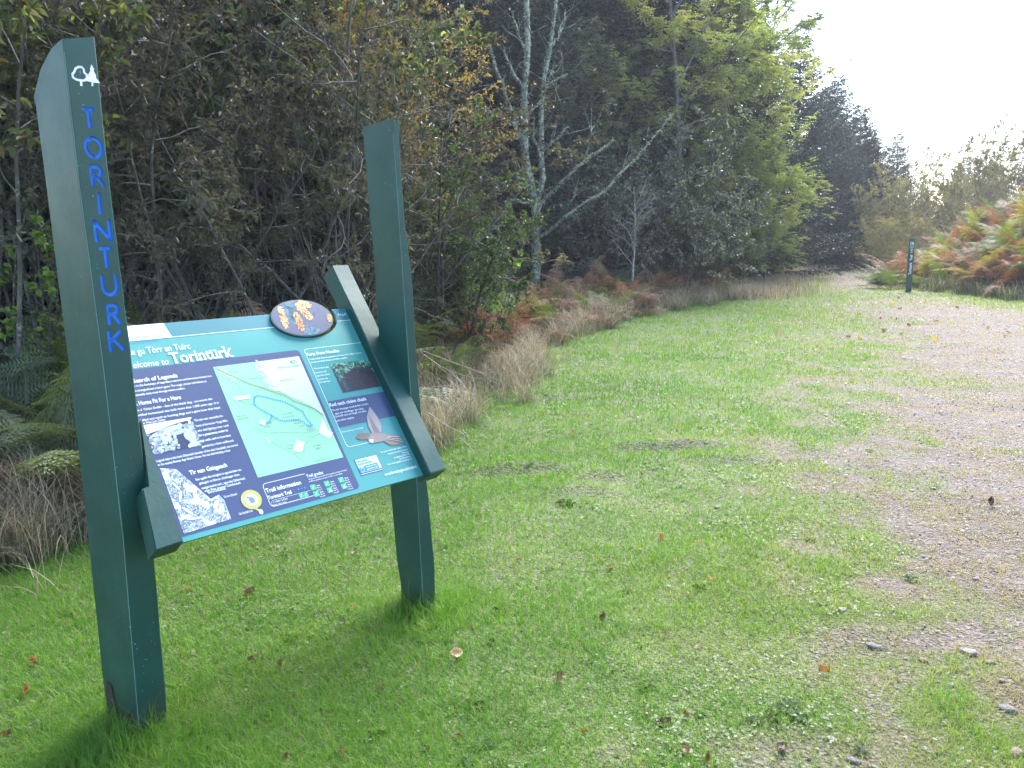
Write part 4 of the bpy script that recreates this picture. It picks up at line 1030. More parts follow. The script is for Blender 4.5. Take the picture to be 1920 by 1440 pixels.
# ---- ferns
def frond(rng, L, W, n=22, curl=.9, rows=10):
    """rachis strip and pinnae cut into pinnules; grows from the origin, arching over +x"""
    V, T = [], []
    th0 = 1.25; pts = [np.zeros(3)]; ds = []
    N = 12
    for k in range(N):
        th = th0 - curl * (k / N) ** 1.2 * 1.5; ds.append(np.array([cos(th), 0, sin(th)])); pts.append(pts[-1] + ds[-1] * L / N)
    pts = np.array(pts)
    def at(t):
        i = min(int(t * N), N - 1); return pts[i] + (pts[i + 1] - pts[i]) * (t * N - i), ds[i]
    def tri(a, b, c): i = len(V); V.extend([a, b, c]); T.append((i, i + 1, i + 2))
    for k in range(N):
        a, b = pts[k], pts[k + 1]; w_ = .004 * (1 - k / N) + .001; s = np.array([0, w_, 0])
        tri(a - s, a + s, b + s); tri(a - s, b + s, b - s)
    for k in range(n):
        t = .22 + .76 * k / (n - 1); c, d = at(t); up = np.cross(d, [0, -1.0, 0])
        l = W * (1 - ((t - .22) / .78) ** 1.3) * (.85 + .25 * rng.random()) * min(1, .6 + (t - .2) * 3) + .012
        for sg in (-1, 1):
            dd = unit(np.array([0, sg, 0]) + d * .42 + rng.normal(size=3) * .14 + np.array([0, 0, -.16]))
            nrm = unit(np.cross(d, dd) * sg + rng.normal(size=3) * .1)
            if nrm[2] < 0: nrm = -nrm
            sd2 = np.cross(nrm, dd)
            m = max(3, int(rows * l / W + 2))
            for j in range(m):
                u = (j + .3) / m; q = c + dd * l * u + np.array([0, 0, -.25 * l * u * u]); pw = l * .26 * (1 - u) ** .7 + .003
                for s2 in (-1, 1):
                    e = q + sd2 * s2 * pw + dd * pw * .5; bw = dd * l / m * .42
                    tri(q - bw * .6, q + bw, e)
            q = c + dd * l * .92 + np.array([0, 0, -.2 * l]); tri(q - sd2 * .004, q + sd2 * .004, q + dd * l * .12)
    return np.array(V), np.array(T)
def make_fern(name, seed, mat, nf=6, L=.8, W=.20, lean=.3, curl=.9, rows=10):
    rng = np.random.default_rng(seed); VV, TT, ti = [], [], []; base = 0
    for k in range(nf):
        v, t = frond(rng, L * (.7 + .5 * rng.random()), W * (.8 + .4 * rng.random()), curl=curl * (.6 + .7 * rng.random()), rows=rows)
        a = rng.random() * 2 * pi; b = rng.normal() * .25 + lean
        R = np.array([[cos(a), -sin(a), 0], [sin(a), cos(a), 0], [0, 0, 1]]) @ np.array([[cos(b), 0, sin(b)], [0, 1, 0], [-sin(b), 0, cos(b)]])
        v = v @ R.T + np.array([rng.normal() * .06, rng.normal() * .06, -.02])
        VV.append(v); TT.append(t + base); base += len(v)
        ti.append(np.clip(np.repeat(rng.random(len(v) // 3) * .5, 3) + rng.random() * .5, 0, 1))
    me = mesh_np(name, np.concatenate(VV), tris=np.concatenate(TT), tint=np.concatenate(ti), mat=LF[mat])
    return me
class MeshKind:
    def __init__(s, name, me): s.name = name; s.me = me
    def put(s, x, y, rz, sc, label, cat, group=None, dz=0.0, tilt=.12):
        o = link(s.name, s.me); o.location = (x, y, float(height(x, y)) + dz); o.scale = (sc, sc, sc * random.uniform(.85, 1.15))
        o.rotation_euler = (random.uniform(-tilt, tilt), random.uniform(-tilt, tilt), rz); tag(o, label, cat, group); return o
# ---- blades: grass, straw, rushes
def blades(name, P, L, wd, lean, rng, mat, tint, nseg=2, bend=.6, dirs=None):
    """P base points; each blade a bent tapering strip"""
    N = len(P); az = rng.random(N) * 2 * pi if dirs is None else dirs
    L = np.asarray(L); lean = np.asarray(lean)
    h = np.stack([np.cos(az), np.sin(az), np.zeros(N)], 1); s = np.stack([-np.sin(az + rng.normal(size=N) * .8), np.cos(az), np.zeros(N)], 1); s /= np.linalg.norm(s, axis=1, keepdims=True)
    rows = []
    th = lean.copy(); c = P.copy(); W = (np.asarray(wd) / 2)[:, None] if np.ndim(wd) else np.full((N, 1), wd / 2)
    for k in range(nseg + 1):
        if k < nseg: f = 1 - .75 * (k / nseg) ** 1.5; rows.append(c - s * W * f); rows.append(c + s * W * f)
        else: rows.append(c)
        st = (L / nseg)[:, None]; c = c + (h * np.sin(th)[:, None] + np.array([0, 0, 1.0]) * np.cos(th)[:, None]) * st; th = th + bend * (.5 + rng.random(N)) / nseg
    V = np.stack(rows, 1); nv = V.shape[1]; V = V.reshape(-1, 3); i = np.arange(N)[:, None] * nv
    qs = [i + [2 * k, 2 * k + 1, 2 * k + 3, 2 * k + 2] for k in range(nseg - 1)]
    tr = i + [2 * nseg - 2, 2 * nseg - 1, 2 * nseg]
    me = mesh_np(name, V, tris=tr, quads=np.concatenate(qs) if qs else None, tint=np.repeat(tint, nv), mat=mat)
    return me
# ------------------------------------------------------------------ trees and shrubs
def lumps(seed, fr=.9):
    def f(p, rng):
        g = vnoise(p[:, 0] * fr + seed, p[:, 2] * fr + seed); return np.clip(g * .75 + rng.random(len(p)) * .5 - .1, 0, 1)
    return f
hazel = make_shrub("hazel_shrub", 11, 5.2, 5, .30, 'grey', 'hazel', .072, 9.0, kids1=10, kids2=7, base_bare=.42, tintf=lumps(1))
hazel2 = make_shrub("hazel_shrub", 12, 4.6, 5, .45, 'grey', 'hazel', .066, 9.0, kids1=9, kids2=7, base_bare=.36, tintf=lumps(2))
tangle = make_shrub("tangled_willow_shrub", 13, 4.6, 6, .55, 'grey', 'brownish', .054, 9.0, kids1=10, kids2=8, base_bare=.42, wander=.15, wd=.45, ang=1.15, up=.03, tintf=lumps(3))
goldw = make_shrub("golden_willow", 14, 6.0, 6, .26, 'twig', 'gold', .040, 9.0, kids1=13, kids2=8, base_bare=.22, wd=.36, ang=.75, up=.09, tintf=lumps(4))
gbush = make_shrub("green_bush", 15, 2.9, 7, .42, 'dark', 'bush', .040, 9.0, kids1=12, kids2=8, base_bare=.10, wd=.6, wander=.12, tintf=lumps(5))
hzb = make_shrub("bright_hazel", 16, 2.5, 5, .40, 'dark', 'bright', .065, 3.0, kids1=7, kids2=6, base_bare=.15, wd=.7, wander=.12)
stems = make_shrub("bare_stemmed_shrub", 17, 3.8, 9, .30, 'grey', 'hazel', .04, .5, kids1=8, kids2=5, base_bare=.12, wander=.14, ang=1.1, thr=.5, r0=.018)
rowan = make_tree("rowan", 18, 8.0, .075, 'grey', 'rowan', .065, 4.5, k1=20, k2=8, k3=4, t0=.10, len1=.34, pinnate=True, thr=.36, wd=.36)
ash = make_tree("ash_tree", 19, 11.0, .13, 'grey', 'ash', .085, 5.0, k1=26, k2=9, k3=5, t0=.12, len1=.36, pinnate=True, thr=.34, wd=.38, cone=.5, lt=.5, tintf=lumps(7, .5))
ash2 = make_tree("ash_tree", 20, 9.0, .11, 'grey', 'ash', .085, 5.0, k1=24, k2=9, k3=5, t0=.06, len1=.40, pinnate=True, thr=.33, wd=.38, cone=.6, lt=.5, tintf=lumps(8, .5))
oliveb = make_shrub("olive_willow", 21, 4.8, 7, .45, 'twig', 'pale', .07, 10, kids1=11, kids2=7, base_bare=.15, wd=.5, hexa=False, rmin=.004, tintf=lumps(9))
baresh = make_shrub("bare_purple_shrub", 22, 4.4, 8, .45, 'twig', 'pale', .05, .35, kids1=12, kids2=8, base_bare=.15, hexa=False, rmin=.006)
greyw = make_shrub("grey_willow", 23, 3.0, 5, .40, 'dark', 'grey', .065, 5.0, kids1=9, kids2=6, base_bare=.3, wd=.6, hexa=False, rmin=.002)
sp1 = make_spruce("spruce", 31, 12, 4.3, nw=50, nsize=.16, dens=1.4)
sp2 = make_spruce("spruce", 32, 11, 3.8, nw=44, nsize=.16, dens=1.4)
sp3 = make_spruce("spruce", 33, 7.5, 2.4, nw=34, nsize=.12, dens=1.2)

G1 = "shrubs tangled together in the thicket"; G2 = "spruces packed behind the thicket"; G3 = "spruces beside the far track"
R = random.Random(21)
def tput(k, px, Y, sc, label, cat="tree", group=None, rz=None, tilt=0.0):
    return k.put(xat(px, Y), Y, R.uniform(0, 6.3) if rz is None else rz, sc, label, cat, group, tilt)
# near thicket
for k, px, Y, sc, lb in (
    (hazel, -70, 5.6, .95, "leafy hazel shrub at the frame edge, left of the lettered post"),
    (hazel, 40, 6.6, 1.0, "leafy hazel shrub directly behind the lettered post"),
    (hazel2, 175, 8.4, 1.1, "hazel shrub with bare lower stems showing just right of the lettered post"),
    (hazel, 330, 9.4, 1.1, "grey stemmed hazel shrub rising above the centre of the map board"),
    (hazel, 560, 10.0, 1.15, "tall hazel shrub rising behind the top of the plain post"),
    (hazel2, -10, 9.5, 1.25, "hazel shrub deep in the thicket with sky showing through its top")):
    tput(k, px, Y, sc, lb, "shrub", G1)
for k, px, Y, sc, lb in (
    (tangle, 250, 7.4, .95, "brown leaved willow tangle beside the upper lettering of the tall post"),
    (tangle, 400, 8.3, 1.0, "brown leaved willow tangle with long pale twigs above the board"),
    (tangle, 515, 8.0, .82, "low willow tangle behind the oval plaque"),
    (tangle, 630, 9.2, 1.0, "brown leaved willow tangle immediately left of the plain post"),
    (tangle, 110, 7.6, 1.05, "willow tangle hanging round the sloping top of the tall post")):
    tput(k, px, Y, sc, lb, "shrub", G1)
for k, px, Y, sc, lb in (
    (stems, 300, 8.3, 1.0, "cluster of bare grey stems between the tall post and the board top"),
    (stems, 440, 9.0, 1.0, "cluster of bare grey stems above the middle of the board"),
    (stems, 600, 8.8, .95, "cluster of bare grey stems above the oval plaque"),
    (stems, 690, 9.6, .9, "cluster of bare grey stems behind the plain post"),
    (stems, 20, 6.4, .8, "cluster of bare twigs behind the ferns at the frame edge"),
    (stems, 1150, 21.5, .95, "fan of bare pale stems beside the white birch"),
    (stems, 815, 10.2, .7, "cluster of dark stems under the green bush")):
    tput(k, px, Y, sc, lb, "shrub", G1)
tput(goldw, 705, 11.6, .88, "golden leaved willow standing behind and above the plain post", "willow", "golden willows")
tput(goldw, 620, 11.0, 1.0, "golden brown willow half hidden by the thicket left of the plain post", "willow", "golden willows")
tput(goldw, 650, 13.5, 1.0, "farther golden willow filling the gap above the plain post", "willow", "golden willows")
tput(gbush, 835, 10.4, 1.1, "dense green bush just right of the plain post", "bush", "green bushes")
tput(gbush, 875, 12.0, .85, "dense green bush left of the lichen covered tree", "bush", "green bushes")
tput(gbush, 760, 11.0, .8, "low green bush behind the plain post", "bush", "green bushes")
tput(gbush, 1330, 23.5, 1.2, "dark green bush under the yellow green ash trees", "bush", "green bushes")
tput(hzb, 885, 11.4, .8, "bright green hazel sprig catching light beside the dense bush", "hazel", "bright hazels")
tput(hzb, 60, 6.0, .8, "bright hazel sprig behind the ferns left of the tall post", "hazel", "bright hazels")
# lichen covered tree, limbs as in the photograph
def lichen_tree():
    P = PL_(77); rng = P.rng; Y0 = 20.0
    gx, gy = xat(1005, Y0), Y0; gz = float(height(gx, gy))
    O = np.array([gx, gy, gz])
    def W(pts, dy0=0.0, dy1=0.0):
        out = []
        for k, (x, y) in enumerate(pts):
            t = k / max(1, len(pts) - 1); p = onplane(x, y, (0, Y0 + dy0 + (dy1 - dy0) * t, 0), np.array([0, 1.0, 0])); out.append(p - O)
        out = np.array(out)
        # resample smoothly
        n = 12; tt = np.linspace(0, len(out) - 1, n); q = np.stack([np.interp(tt, range(len(out)), out[:, i]) for i in range(3)], 1)
        q[1:-1] += rng.normal(size=(n - 2, 3)) * .018; return q
    px = Y0 / 1500
    def add(pts, w0, w1, a=0.0, b=0.0, sides=7, lv=0):
        q = W(pts, a, b); P.seg.append((q, w0 * px / 2 * .82, w1 * px / 2 * .72, sides, lv)); return q
    A = []
    add([(1005, 560), (1005, 530), (1006, 450), (1005, 390)], 22, 19)
    A.append(add([(1004, 400), (994, 340), (986, 280), (984, 200), (987, 100), (990, -80)], 17, 12, 0, -.3))
    A.append(add([(1008, 400), (1014, 330), (1015, 250), (1018, 160), (1032, 90), (1050, -40)], 13, 6, 0, .5))
    A.append(add([(1010, 445), (1050, 415), (1110, 375), (1160, 335), (1205, 280), (1262, 212)], 8, 3, 0, -1.2, 5))
    A.append(add([(1010, 388), (1045, 350), (1090, 305), (1122, 285), (1150, 260)], 8, 3.5, 0, -.8, 5))
    for pts, w0, w1, d in (([(986, 290), (962, 225), (945, 165), (925, 110), (916, 82)], 11, 4, -.6), ([(982, 165), (960, 135), (945, 92)], 8, 3, .5), ([(985, 240), (935, 216), (888, 199)], 7, 3, -.7),
        ([(1018, 172), (1040, 152), (1064, 138)], 7, 3, -.5), ([(1016, 175), (1030, 150), (1037, 133)], 6, 3, .4), ([(1014, 282), (1035, 268), (1066, 238)], 6, 3, -.6), ([(990, 215), (1005, 200), (1018, 190)], 6, 5, .1),
        ([(1003, 380), (975, 378), (950, 372)], 6, 2, -.5), ([(998, 360), (985, 340), (968, 330)], 10, 3, -.4), ([(992, 275), (972, 245), (965, 205)], 7, 3, .3), ([(1014, 300), (1003, 260), (998, 230)], 7, 3, .2), ([(1050, 415), (1075, 372), (1082, 350)], 4, 2, .3), ([(1100, 290), (1110, 250), (1108, 235)], 3, 1.5, .3), ([(986, 100), (970, 60), (960, 20)], 6, 3, -.2), ([(1032, 90), (1052, 60), (1060, 20)], 5, 2, .1)):
        A.append(add(pts, w0, w1, 0, d, 5))
    # fine bare twigs
    for q in A:
        for k in range(5):
            i = int(rng.integers(3, 11)); d = unit(unit(q[min(i + 1, 11)] - q[i - 1]) * .7 + rng.normal(size=3) * .7 + [0, 0, .3]); P.seg.append((polyline(rng, q[i], d, .3 + .7 * rng.random(), 5, .16, .06), .008, .003, 3, 2))
    r = finish(P, "lichen_tree", 'lichen', 'grey', .05, rmin=.004, lichen=5200, extra=.038)
    r.location = O; tag(r, "half dead tree with forked trunk and crooked limbs crusted in pale lichen", "tree")
lichen_tree()
def birch():
    P = PL_(41)
    spec = [dict(n=10, wander=.03, up=.05, kids=13, t0=.30, ang=.85, sides=6, taper=.3, cone=.5), dict(n=6, wander=.14, up=.03, kids=6, t0=.2, ang=.8, sides=3, len=.42, rk=.4),
            dict(n=4, wander=.18, up=0, kids=3, t0=.1, ang=.8, sides=3, len=.45, rk=.4, leaves=2.5), dict(n=3, wander=.15, up=0, kids=0, t0=0, ang=0, sides=3, len=.5, rk=.5, leaves=3.5)]
    grow(P, np.array([0, 0, -.1]), np.array([.03, 0, 1.0]), 4.2, .055, 0, spec)
    return Kind(finish(P, "birch", 'pale', 'grey', .065, .6, False, .5, .004))
bi = birch()
tput(bi, 1191, 20.0, .66, "young birch with a thin white stem and grey green leaves", "birch", None)
tput(greyw, 1255, 21.0, 1.25, "grey willow with pale backed leaves right of the young birch", "willow", "grey willows")
tput(greyw, 1215, 21.5, 1.5, "grey willow with pale backed leaves behind the young birch", "willow", "grey willows")
tput(greyw, 1310, 23.0, 1.5, "grey willow at the foot of the first ash tree", "willow", "grey willows")
tput(greyw, 1100, 22.0, 1.2, "grey willow low between the lichen covered tree and the birch", "willow", "grey willows")
tput(rowan, 1080, 23.0, 1.1, "grey green rowan behind the right fork of the lichen covered tree", "rowan", "rowans")
tput(rowan, 900, 24.0, .9, "grey green rowan left of the lichen covered tree", "rowan", "rowans")
tput(rowan, 1170, 28.0, 1.15, "grey green rowan behind the young birch", "rowan", "rowans")
tput(ash, 1275, 25.0, .98, "yellow green ash whose bare fork shows above the long lichen limb", "ash tree", "ash trees by the track")
tput(ash2, 1385, 27.5, 1.05, "yellow green ash with foliage reaching out over the track", "ash tree", "ash trees by the track")
tput(ash, 1420, 31.0, .95, "ash standing behind the others, its crown against the white sky", "ash tree", "ash trees by the track")
tput(ash2, 1440, 28.0, .52, "low bushy ash whose leaves reach the ground by the track", "ash tree", "ash trees by the track")
tput(ash2, 1340, 25.5, .5, "low bushy ash under the first tall ash", "ash tree", "ash trees by the track")
tput(ash2, 1395, 26.5, .5, "low bushy ash between the bush and the dark spruces", "ash tree", "ash trees by the track")
# spruces packed behind the thicket
lab = "dark spruce packed close behind the thicket"
for i, (px, Y, sc) in enumerate(((-160, 10, .8), (-20, 12.5, .85), (120, 11, .8), (215, 14, .9), (330, 12.5, .85), (440, 15, .95), (520, 13, .85), (560, 15.5, .85), (650, 18, .9), (790, 23, 1.0), (560, 21, 1.05), (380, 19, 1.1), (180, 18, 1.1), (30, 17, 1.05),
    (880, 22.5, 1.0), (950, 25, 1.1), (1040, 26, 1.05), (1130, 27.5, 1.15), (1210, 29, 1.1), (1300, 31, 1.1), (1385, 34, 1.0), (1000, 31, 1.3), (1170, 34, 1.35), (840, 27, 1.2))):
    tput((sp1, sp2)[i % 2], px, Y, sc, lab, "spruce", G2)
for px, Y, sc, lb in ((985, 22.5, .62, "small spruce with drooping sprays behind the lichen covered tree"), (1085, 23.5, .7, "small spruce right of the lichen covered tree"), (1230, 26.5, .7, "small spruce under the first ash"), (1590, 43, .90, "low broad spruce in front of the tall ones by the far track")):
    tput(sp3, px, Y, sc, lb, "spruce", "small spruces")
for k, px, Y, sc, lb in ((sp1, 1535, 46, .80, "tallest spruce beside the far track, next to the ash trees"), (sp1, 1597, 48, .80, "tall spruce by the far track, right of the tallest"), (sp2, 1632, 47, .72, "spruce at the open end of the far row"), (sp2, 1490, 42, 1.0, "spruce partly covered by the ash leaves"), (sp2, 1560, 52, 1.02, "rear spruce between the two tallest"),
    (sp2, 1682, 63, .88, "single hazy spruce above the olive willows"), (sp2, 1800, 78, .78, "far hazy spruce on the skyline above the bracken"), (sp1, 1836, 84, .62, "second far hazy spruce on the skyline"), (sp2, 1868, 86, .72, "third far hazy spruce on the skyline, left of the yellow tree"), (sp2, 1735, 82, .55, "small far spruce on the skyline between the willows"), (sp1, 1650, 72, .62, "hazy spruce half hidden behind the far row")):
    tput(k, px, Y, sc, lb, "spruce", G3)
# right-hand shrubs
G4 = "willows behind the bracken bank"
for k, px, Y, sc, lb in ((oliveb, 1690, 37, .9, "olive leaved willow left above the marker post"), (oliveb, 1760, 39, .9, "olive leaved willow above the marker post"), (oliveb, 1830, 41, .92, "olive leaved willow over the bracken bank"), (oliveb, 1665, 33, .55, "low olive willow at the bend of the track"), (oliveb, 1700, 31.5, .5, "low pale willow behind the marker post"), (oliveb, 1915, 36, .92, "yellow green willow at the frame edge above the bracken"), (oliveb, 1725, 43, 1.15, "rear olive willow filling the gap under the lone hazy spruce"), (oliveb, 1795, 46, 1.15, "rear olive willow under the far skyline spruces"), (oliveb, 1870, 47, 1.1, "rear olive willow behind the purple shrub"), (oliveb, 1650, 40, .85, "olive willow touching the last spruce of the far row")):
    tput(k, px, Y, sc, lb, "willow", G4)
for px, Y, sc, lb in ((1870, 37, .95, "leafless purple shrub above the bracken bank"), (1735, 44, 1.1, "leafless purple shrub between the olive willows")):
    tput(baresh, px, Y, sc, lb, "shrub", "leafless purple shrubs")
tput(sp3, 1950, 60, 1.1, "far spruce outside the right edge", "spruce", "small spruces")

# ------------------------------------------------------------------ bracken and undergrowth
fern = {
    'g': [MeshKind("bracken", make_fern("bracken_a", 51, 'fern', 7, 1.15, .25, curl=.6)), MeshKind("bracken", make_fern("bracken_b", 52, 'fern', 6, 1.05, .26, curl=.8))],
    's': [MeshKind("bracken", make_fern("bracken_c", 53, 'fernpale', 6, 1.0, .25, curl=.8))],
    'y': [MeshKind("bracken", make_fern("bracken_d", 54, 'fernyel', 7, 1.1, .26, curl=.65)), MeshKind("bracken", make_fern("bracken_f", 58, 'fern', 7, 1.1, .26, curl=.65))],
    'r': [MeshKind("bracken", make_fern("bracken_h", 57, 'fernrust', 8, 1.05, .24, curl=.85, lean=.3))],
    'b': [MeshKind("bracken", make_fern("bracken_e", 55, 'fernbrown', 8, .95, .22, curl=1.0, lean=.4)), MeshKind("bracken", make_fern("bracken_g", 56, 'fernbrown', 8, 1.05, .24, curl=.8, lean=.3))],
}
NAMEF = {'g': "green bracken", 's': "silvery green bracken", 'y': "yellowing bracken", 'b': "brown dead bracken", 'r': "rust red bracken"}
def pf(c, x, y, sc, where, group):
    if y < 8.8 and 'undergrowth' in where: sc = min(sc, .92)
    k = R.choice(fern[c]); k.put(x, y, R.uniform(0, 6.3), sc, NAMEF[c] + " " + where, "bracken", group)
for k in range(88):
    t = R.random() ** 1.25; y = 3.4 + 24 * t; d = R.uniform(.3, 2.2 if y > 8 else 1.8) + (.75 if y < 8 else .15)
    x = float(edge_l(y)) - d
    px = 960 + 1523 * x / y
    if px < -200: continue
    c = R.choice("ggsbby" if y > 7 else "ggssbg")
    if y > 9 and d < 1.2: c = R.choice("bbbgrs")
    pf(c, x, y, R.uniform(.85, 1.35), "in the undergrowth below the thicket", "bracken below the thicket")
for (c, px, Y, sc, lb) in (('s', 45, 5.0, 1.3, "leaning out just left of the tall post"), ('b', 95, 4.9, 0.95, "touching the tall post at board height"), ('s', 60, 4.75, 1.22, "drooping over the straw left of the tall post"), ('b', 5, 4.6, .8, "low at the frame edge left of the tall post"),
    ('s', 20, 5.3, 1.4, "standing tall at the frame edge left of the tall post"), ('g', 70, 5.6, 1.4, "tallest fronds just left of the tall post"), ('b', 0, 4.9, 1.1, "cut by the frame edge left of the tall post"),
    ('g', 560, 7.4, 1.0, "rising above the oval plaque"), ('g', 655, 7.2, 1.05, "behind the upper end of the right rail"), ('s', 480, 7.6, .9, "left of the oval plaque"), ('g', 770, 8.2, .75, "arching right of the plain post"), ('y', 300, 7.2, .8, "just above the logo corner of the board"),
    ('s', 880, 9.6, .9, "pale and glinting under the green bush"), ('g', 1115, 15.5, 1.1, "upright below the young birch"), ('b', 1010, 12.9, 1.1, "heaped at the lawn edge under the lichen covered tree"), ('b', 1120, 15.2, 1.2, "in a red brown heap at the lawn edge"), ('b', 1210, 17.2, 1.0, "red brown at the lawn edge below the willows")):
    k = fern[c][0]; k.put(xat(px, Y), Y, R.uniform(0, 6.3), sc, NAMEF[c] + " " + lb, "bracken", "bracken below the thicket")
for k in range(15):
    px = 225 + 410 * k / 15 + R.uniform(-12, 12); Y = R.uniform(6.0, 7.3) if k % 3 else R.uniform(5.4, 6.0)
    pf(R.choice('gssgsb'), xat(px, Y), Y, R.uniform(1.15, 1.4), 'showing just above the top edge of the board', 'bracken above the board')
# the bank on the right
for k in range(200):
    y = R.uniform(20, 34); e = .2 + 8 * R.random() ** 1.3; x = float(edge_r(y)) + e
    px = 960 + 1523 * x / y
    if px > 2120 or px < 1640: continue
    n = vnoise(np.array([x * .7]), np.array([y * .35]))[0]
    c = R.choice('rrby') if n > .58 else ('y' if n < .5 else 'g')
    if R.random() < .22: c = R.choice("ygrs")
    pf(c, x, y, R.uniform(1.1, 1.6), "on the bank behind the marker post", "bracken on the right bank")
for (c, px, Y, sc) in (('g', 1660, 25.5, 1.0), ('g', 1685, 24.6, 1.1), ('b', 1695, 26.5, 1.5), ('g', 1730, 25.0, 1.5), ('b', 1745, 27, 1.6), ('y', 1760, 26, 1.6), ('b', 1720, 28, 1.6), ('b', 1790, 25, 1.5), ('g', 1810, 27, 1.7), ('b', 1775, 29, 1.7), ('y', 1840, 26, 1.6), ('y', 1880, 24, 1.5), ('g', 1905, 23, 1.5), ('b', 1860, 27, 1.7), ('b', 1900, 28, 1.7), ('y', 1830, 30, 1.7), ('g', 1880, 31, 1.7), ('b', 1800, 31, 1.7), ('g', 1650, 27, 1.0), ('b', 1670, 27.5, 1.2)):
    pf({'b': 'r'}.get(c, c), xat(px, Y), Y, sc, 'on the bank behind the marker post', 'bracken on the right bank')
# russet strip at the foot of the far trees
for k in range(34):
    y = R.uniform(24, 58); x = float(edge_l(y)) - R.uniform(.1, 2.0)
    pf('b', x, y, R.uniform(.8, 1.3), "along the foot of the trees by the far track", "bracken by the far track")

def blade_field(name, label, N, sampler, Lr, wdr, leanr, mat, nseg=3, bend=.9, seed=5, tintf=None):
    rng = np.random.default_rng(seed); x, y = sampler(rng, N); z = height(x, y) - .01; N = len(x)
    sc = np.maximum(1, y / 6) ** .55
    me = blades(name, np.stack([x, y, z], 1), rng.uniform(*Lr, N), rng.uniform(*wdr, N) * sc, np.abs(rng.normal(0, leanr, N)), rng, LF[mat] if mat in LF else M[mat], rng.random(N) if tintf is None else tintf(x, y, rng), nseg, bend)
    o = link(name, me); tag(o, label, None, None, "stuff"); return o
def edge_sampler(y0, y1, d0, d1, pw=1.0, thr=.0, sc=1.3, right=False, off=0.0):
    def f(rng, N):
        y = y0 + (y1 - y0) * rng.random(N) ** pw; d = d0 + (d1 - d0) * rng.random(N) ** 1.2
        x = (edge_r(y) + d) if right else (edge_l(y) - d)
        # gather into tussocks
        cx = np.round(x / .34 + rng.normal(size=N) * .16); cyy = np.round(y / .34 + rng.normal(size=N) * .16)
        h1 = _perm[cx.astype(int) % 256, cyy.astype(int) % 256]; h2 = _perm[(cx.astype(int) * 7 + 3) % 256, (cyy.astype(int) * 5 + 1) % 256]
        tx = (cx + h1 - .5) * .34; ty = (cyy + h2 - .5) * .34
        k = rng.random(N) < .6; r = rng.normal(size=(2, N)) * .05
        x = np.where(k, tx + r[0], x); y = np.where(k, ty + r[1], y)
        m = (_perm[(cx.astype(int) * 3) % 256, (cyy.astype(int) * 11) % 256] > thr) & (np.abs(960 + 1523 * x / np.maximum(y, 1) - 960) < 1250)
        return x[m], y[m]
    return f
blade_field("dry_grass", "tall bleached grass at the foot of the thicket", 46000, edge_sampler(2.6, 24, -.12, 1.9, 2.0, .36), (.25, .72), (.0022, .0042), .38, 'straw', 4, 1.3, 61)
blade_field("rush_grass", "coarse grey green grass at the foot of the thicket", 42000, edge_sampler(2.6, 28, -.12, 1.7, 1.6, .42), (.18, .48), (.0025, .0045), .42, 'rush', 4, 1.2, 62)
blade_field("bank_grass", "pale coarse grass on and before the bracken bank", 42000, edge_sampler(15, 42, -.3, 3.4, 1.1, .25, right=True), (.2, .5), (.004, .008), .3, 'rush', 3, .9, 63)
blade_field("bank_dry_grass", "bleached grass among the bank bracken", 16000, edge_sampler(15, 46, -.2, 5, 1.0, .3, right=True), (.3, .7), (.004, .008), .3, 'straw', 3, .8, 64)
def verge(rng, N):
    y = rng.uniform(21, 75, N); x = edge_l(y) + rng.normal(size=N) * .9 - .3; return x, y
blade_field("verge_grass", "long faded grass on the verge of the far track", 36000, verge, (.18, .42), (.006, .011), .3, 'straw', 2, .7, 65)
# leafy weeds and brambles in the strip
def weed(name, seed, mat, size, n=70, H=.5):
    P = PL_(seed); rng = P.rng
    for k in range(7):
        a = rng.random() * 6.3; b = polyline(rng, np.array([0, 0, -.02]), np.array([cos(a) * .6, sin(a) * .6, 1]), H * (.6 + .7 * rng.random()), 7, .16, 0, .25); P.seg.append((b, .003, .0015, 3, 0))
        for j in range(n // 7):
            i = int(rng.integers(1, 7)); P.lp.append(b[i] + rng.normal(size=3) * .012); P.ld.append(unit(rng.normal(size=3) * [1, 1, .4]))
    root = finish(P, name, 'twig', mat, size, .7, True, .75)
    for c in root.children: c.name = {"trunk": "stem", "crown": "foliage"}.get(c.name.split('.')[0], c.name)
    return Kind(root)
wd1 = weed("bramble", 71, 'bramble', .05); wd2 = weed("leafy_weed", 72, 'grey', .055, 60, .45)
for k in range(46):
    y = 3.2 + 15 * R.random() ** 1.5; x = float(edge_l(y)) - R.uniform(.1, 1.8); kd = R.choice((wd1, wd1, wd2))
    kd.put(x, y, R.uniform(0, 6.3), R.uniform(.6, 1.3), "arching bramble in the undergrowth" if kd is wd1 else "broad leaved weed in the undergrowth", "bramble" if kd is wd1 else "weed", "brambles in the undergrowth" if kd is wd1 else "weeds in the undergrowth")
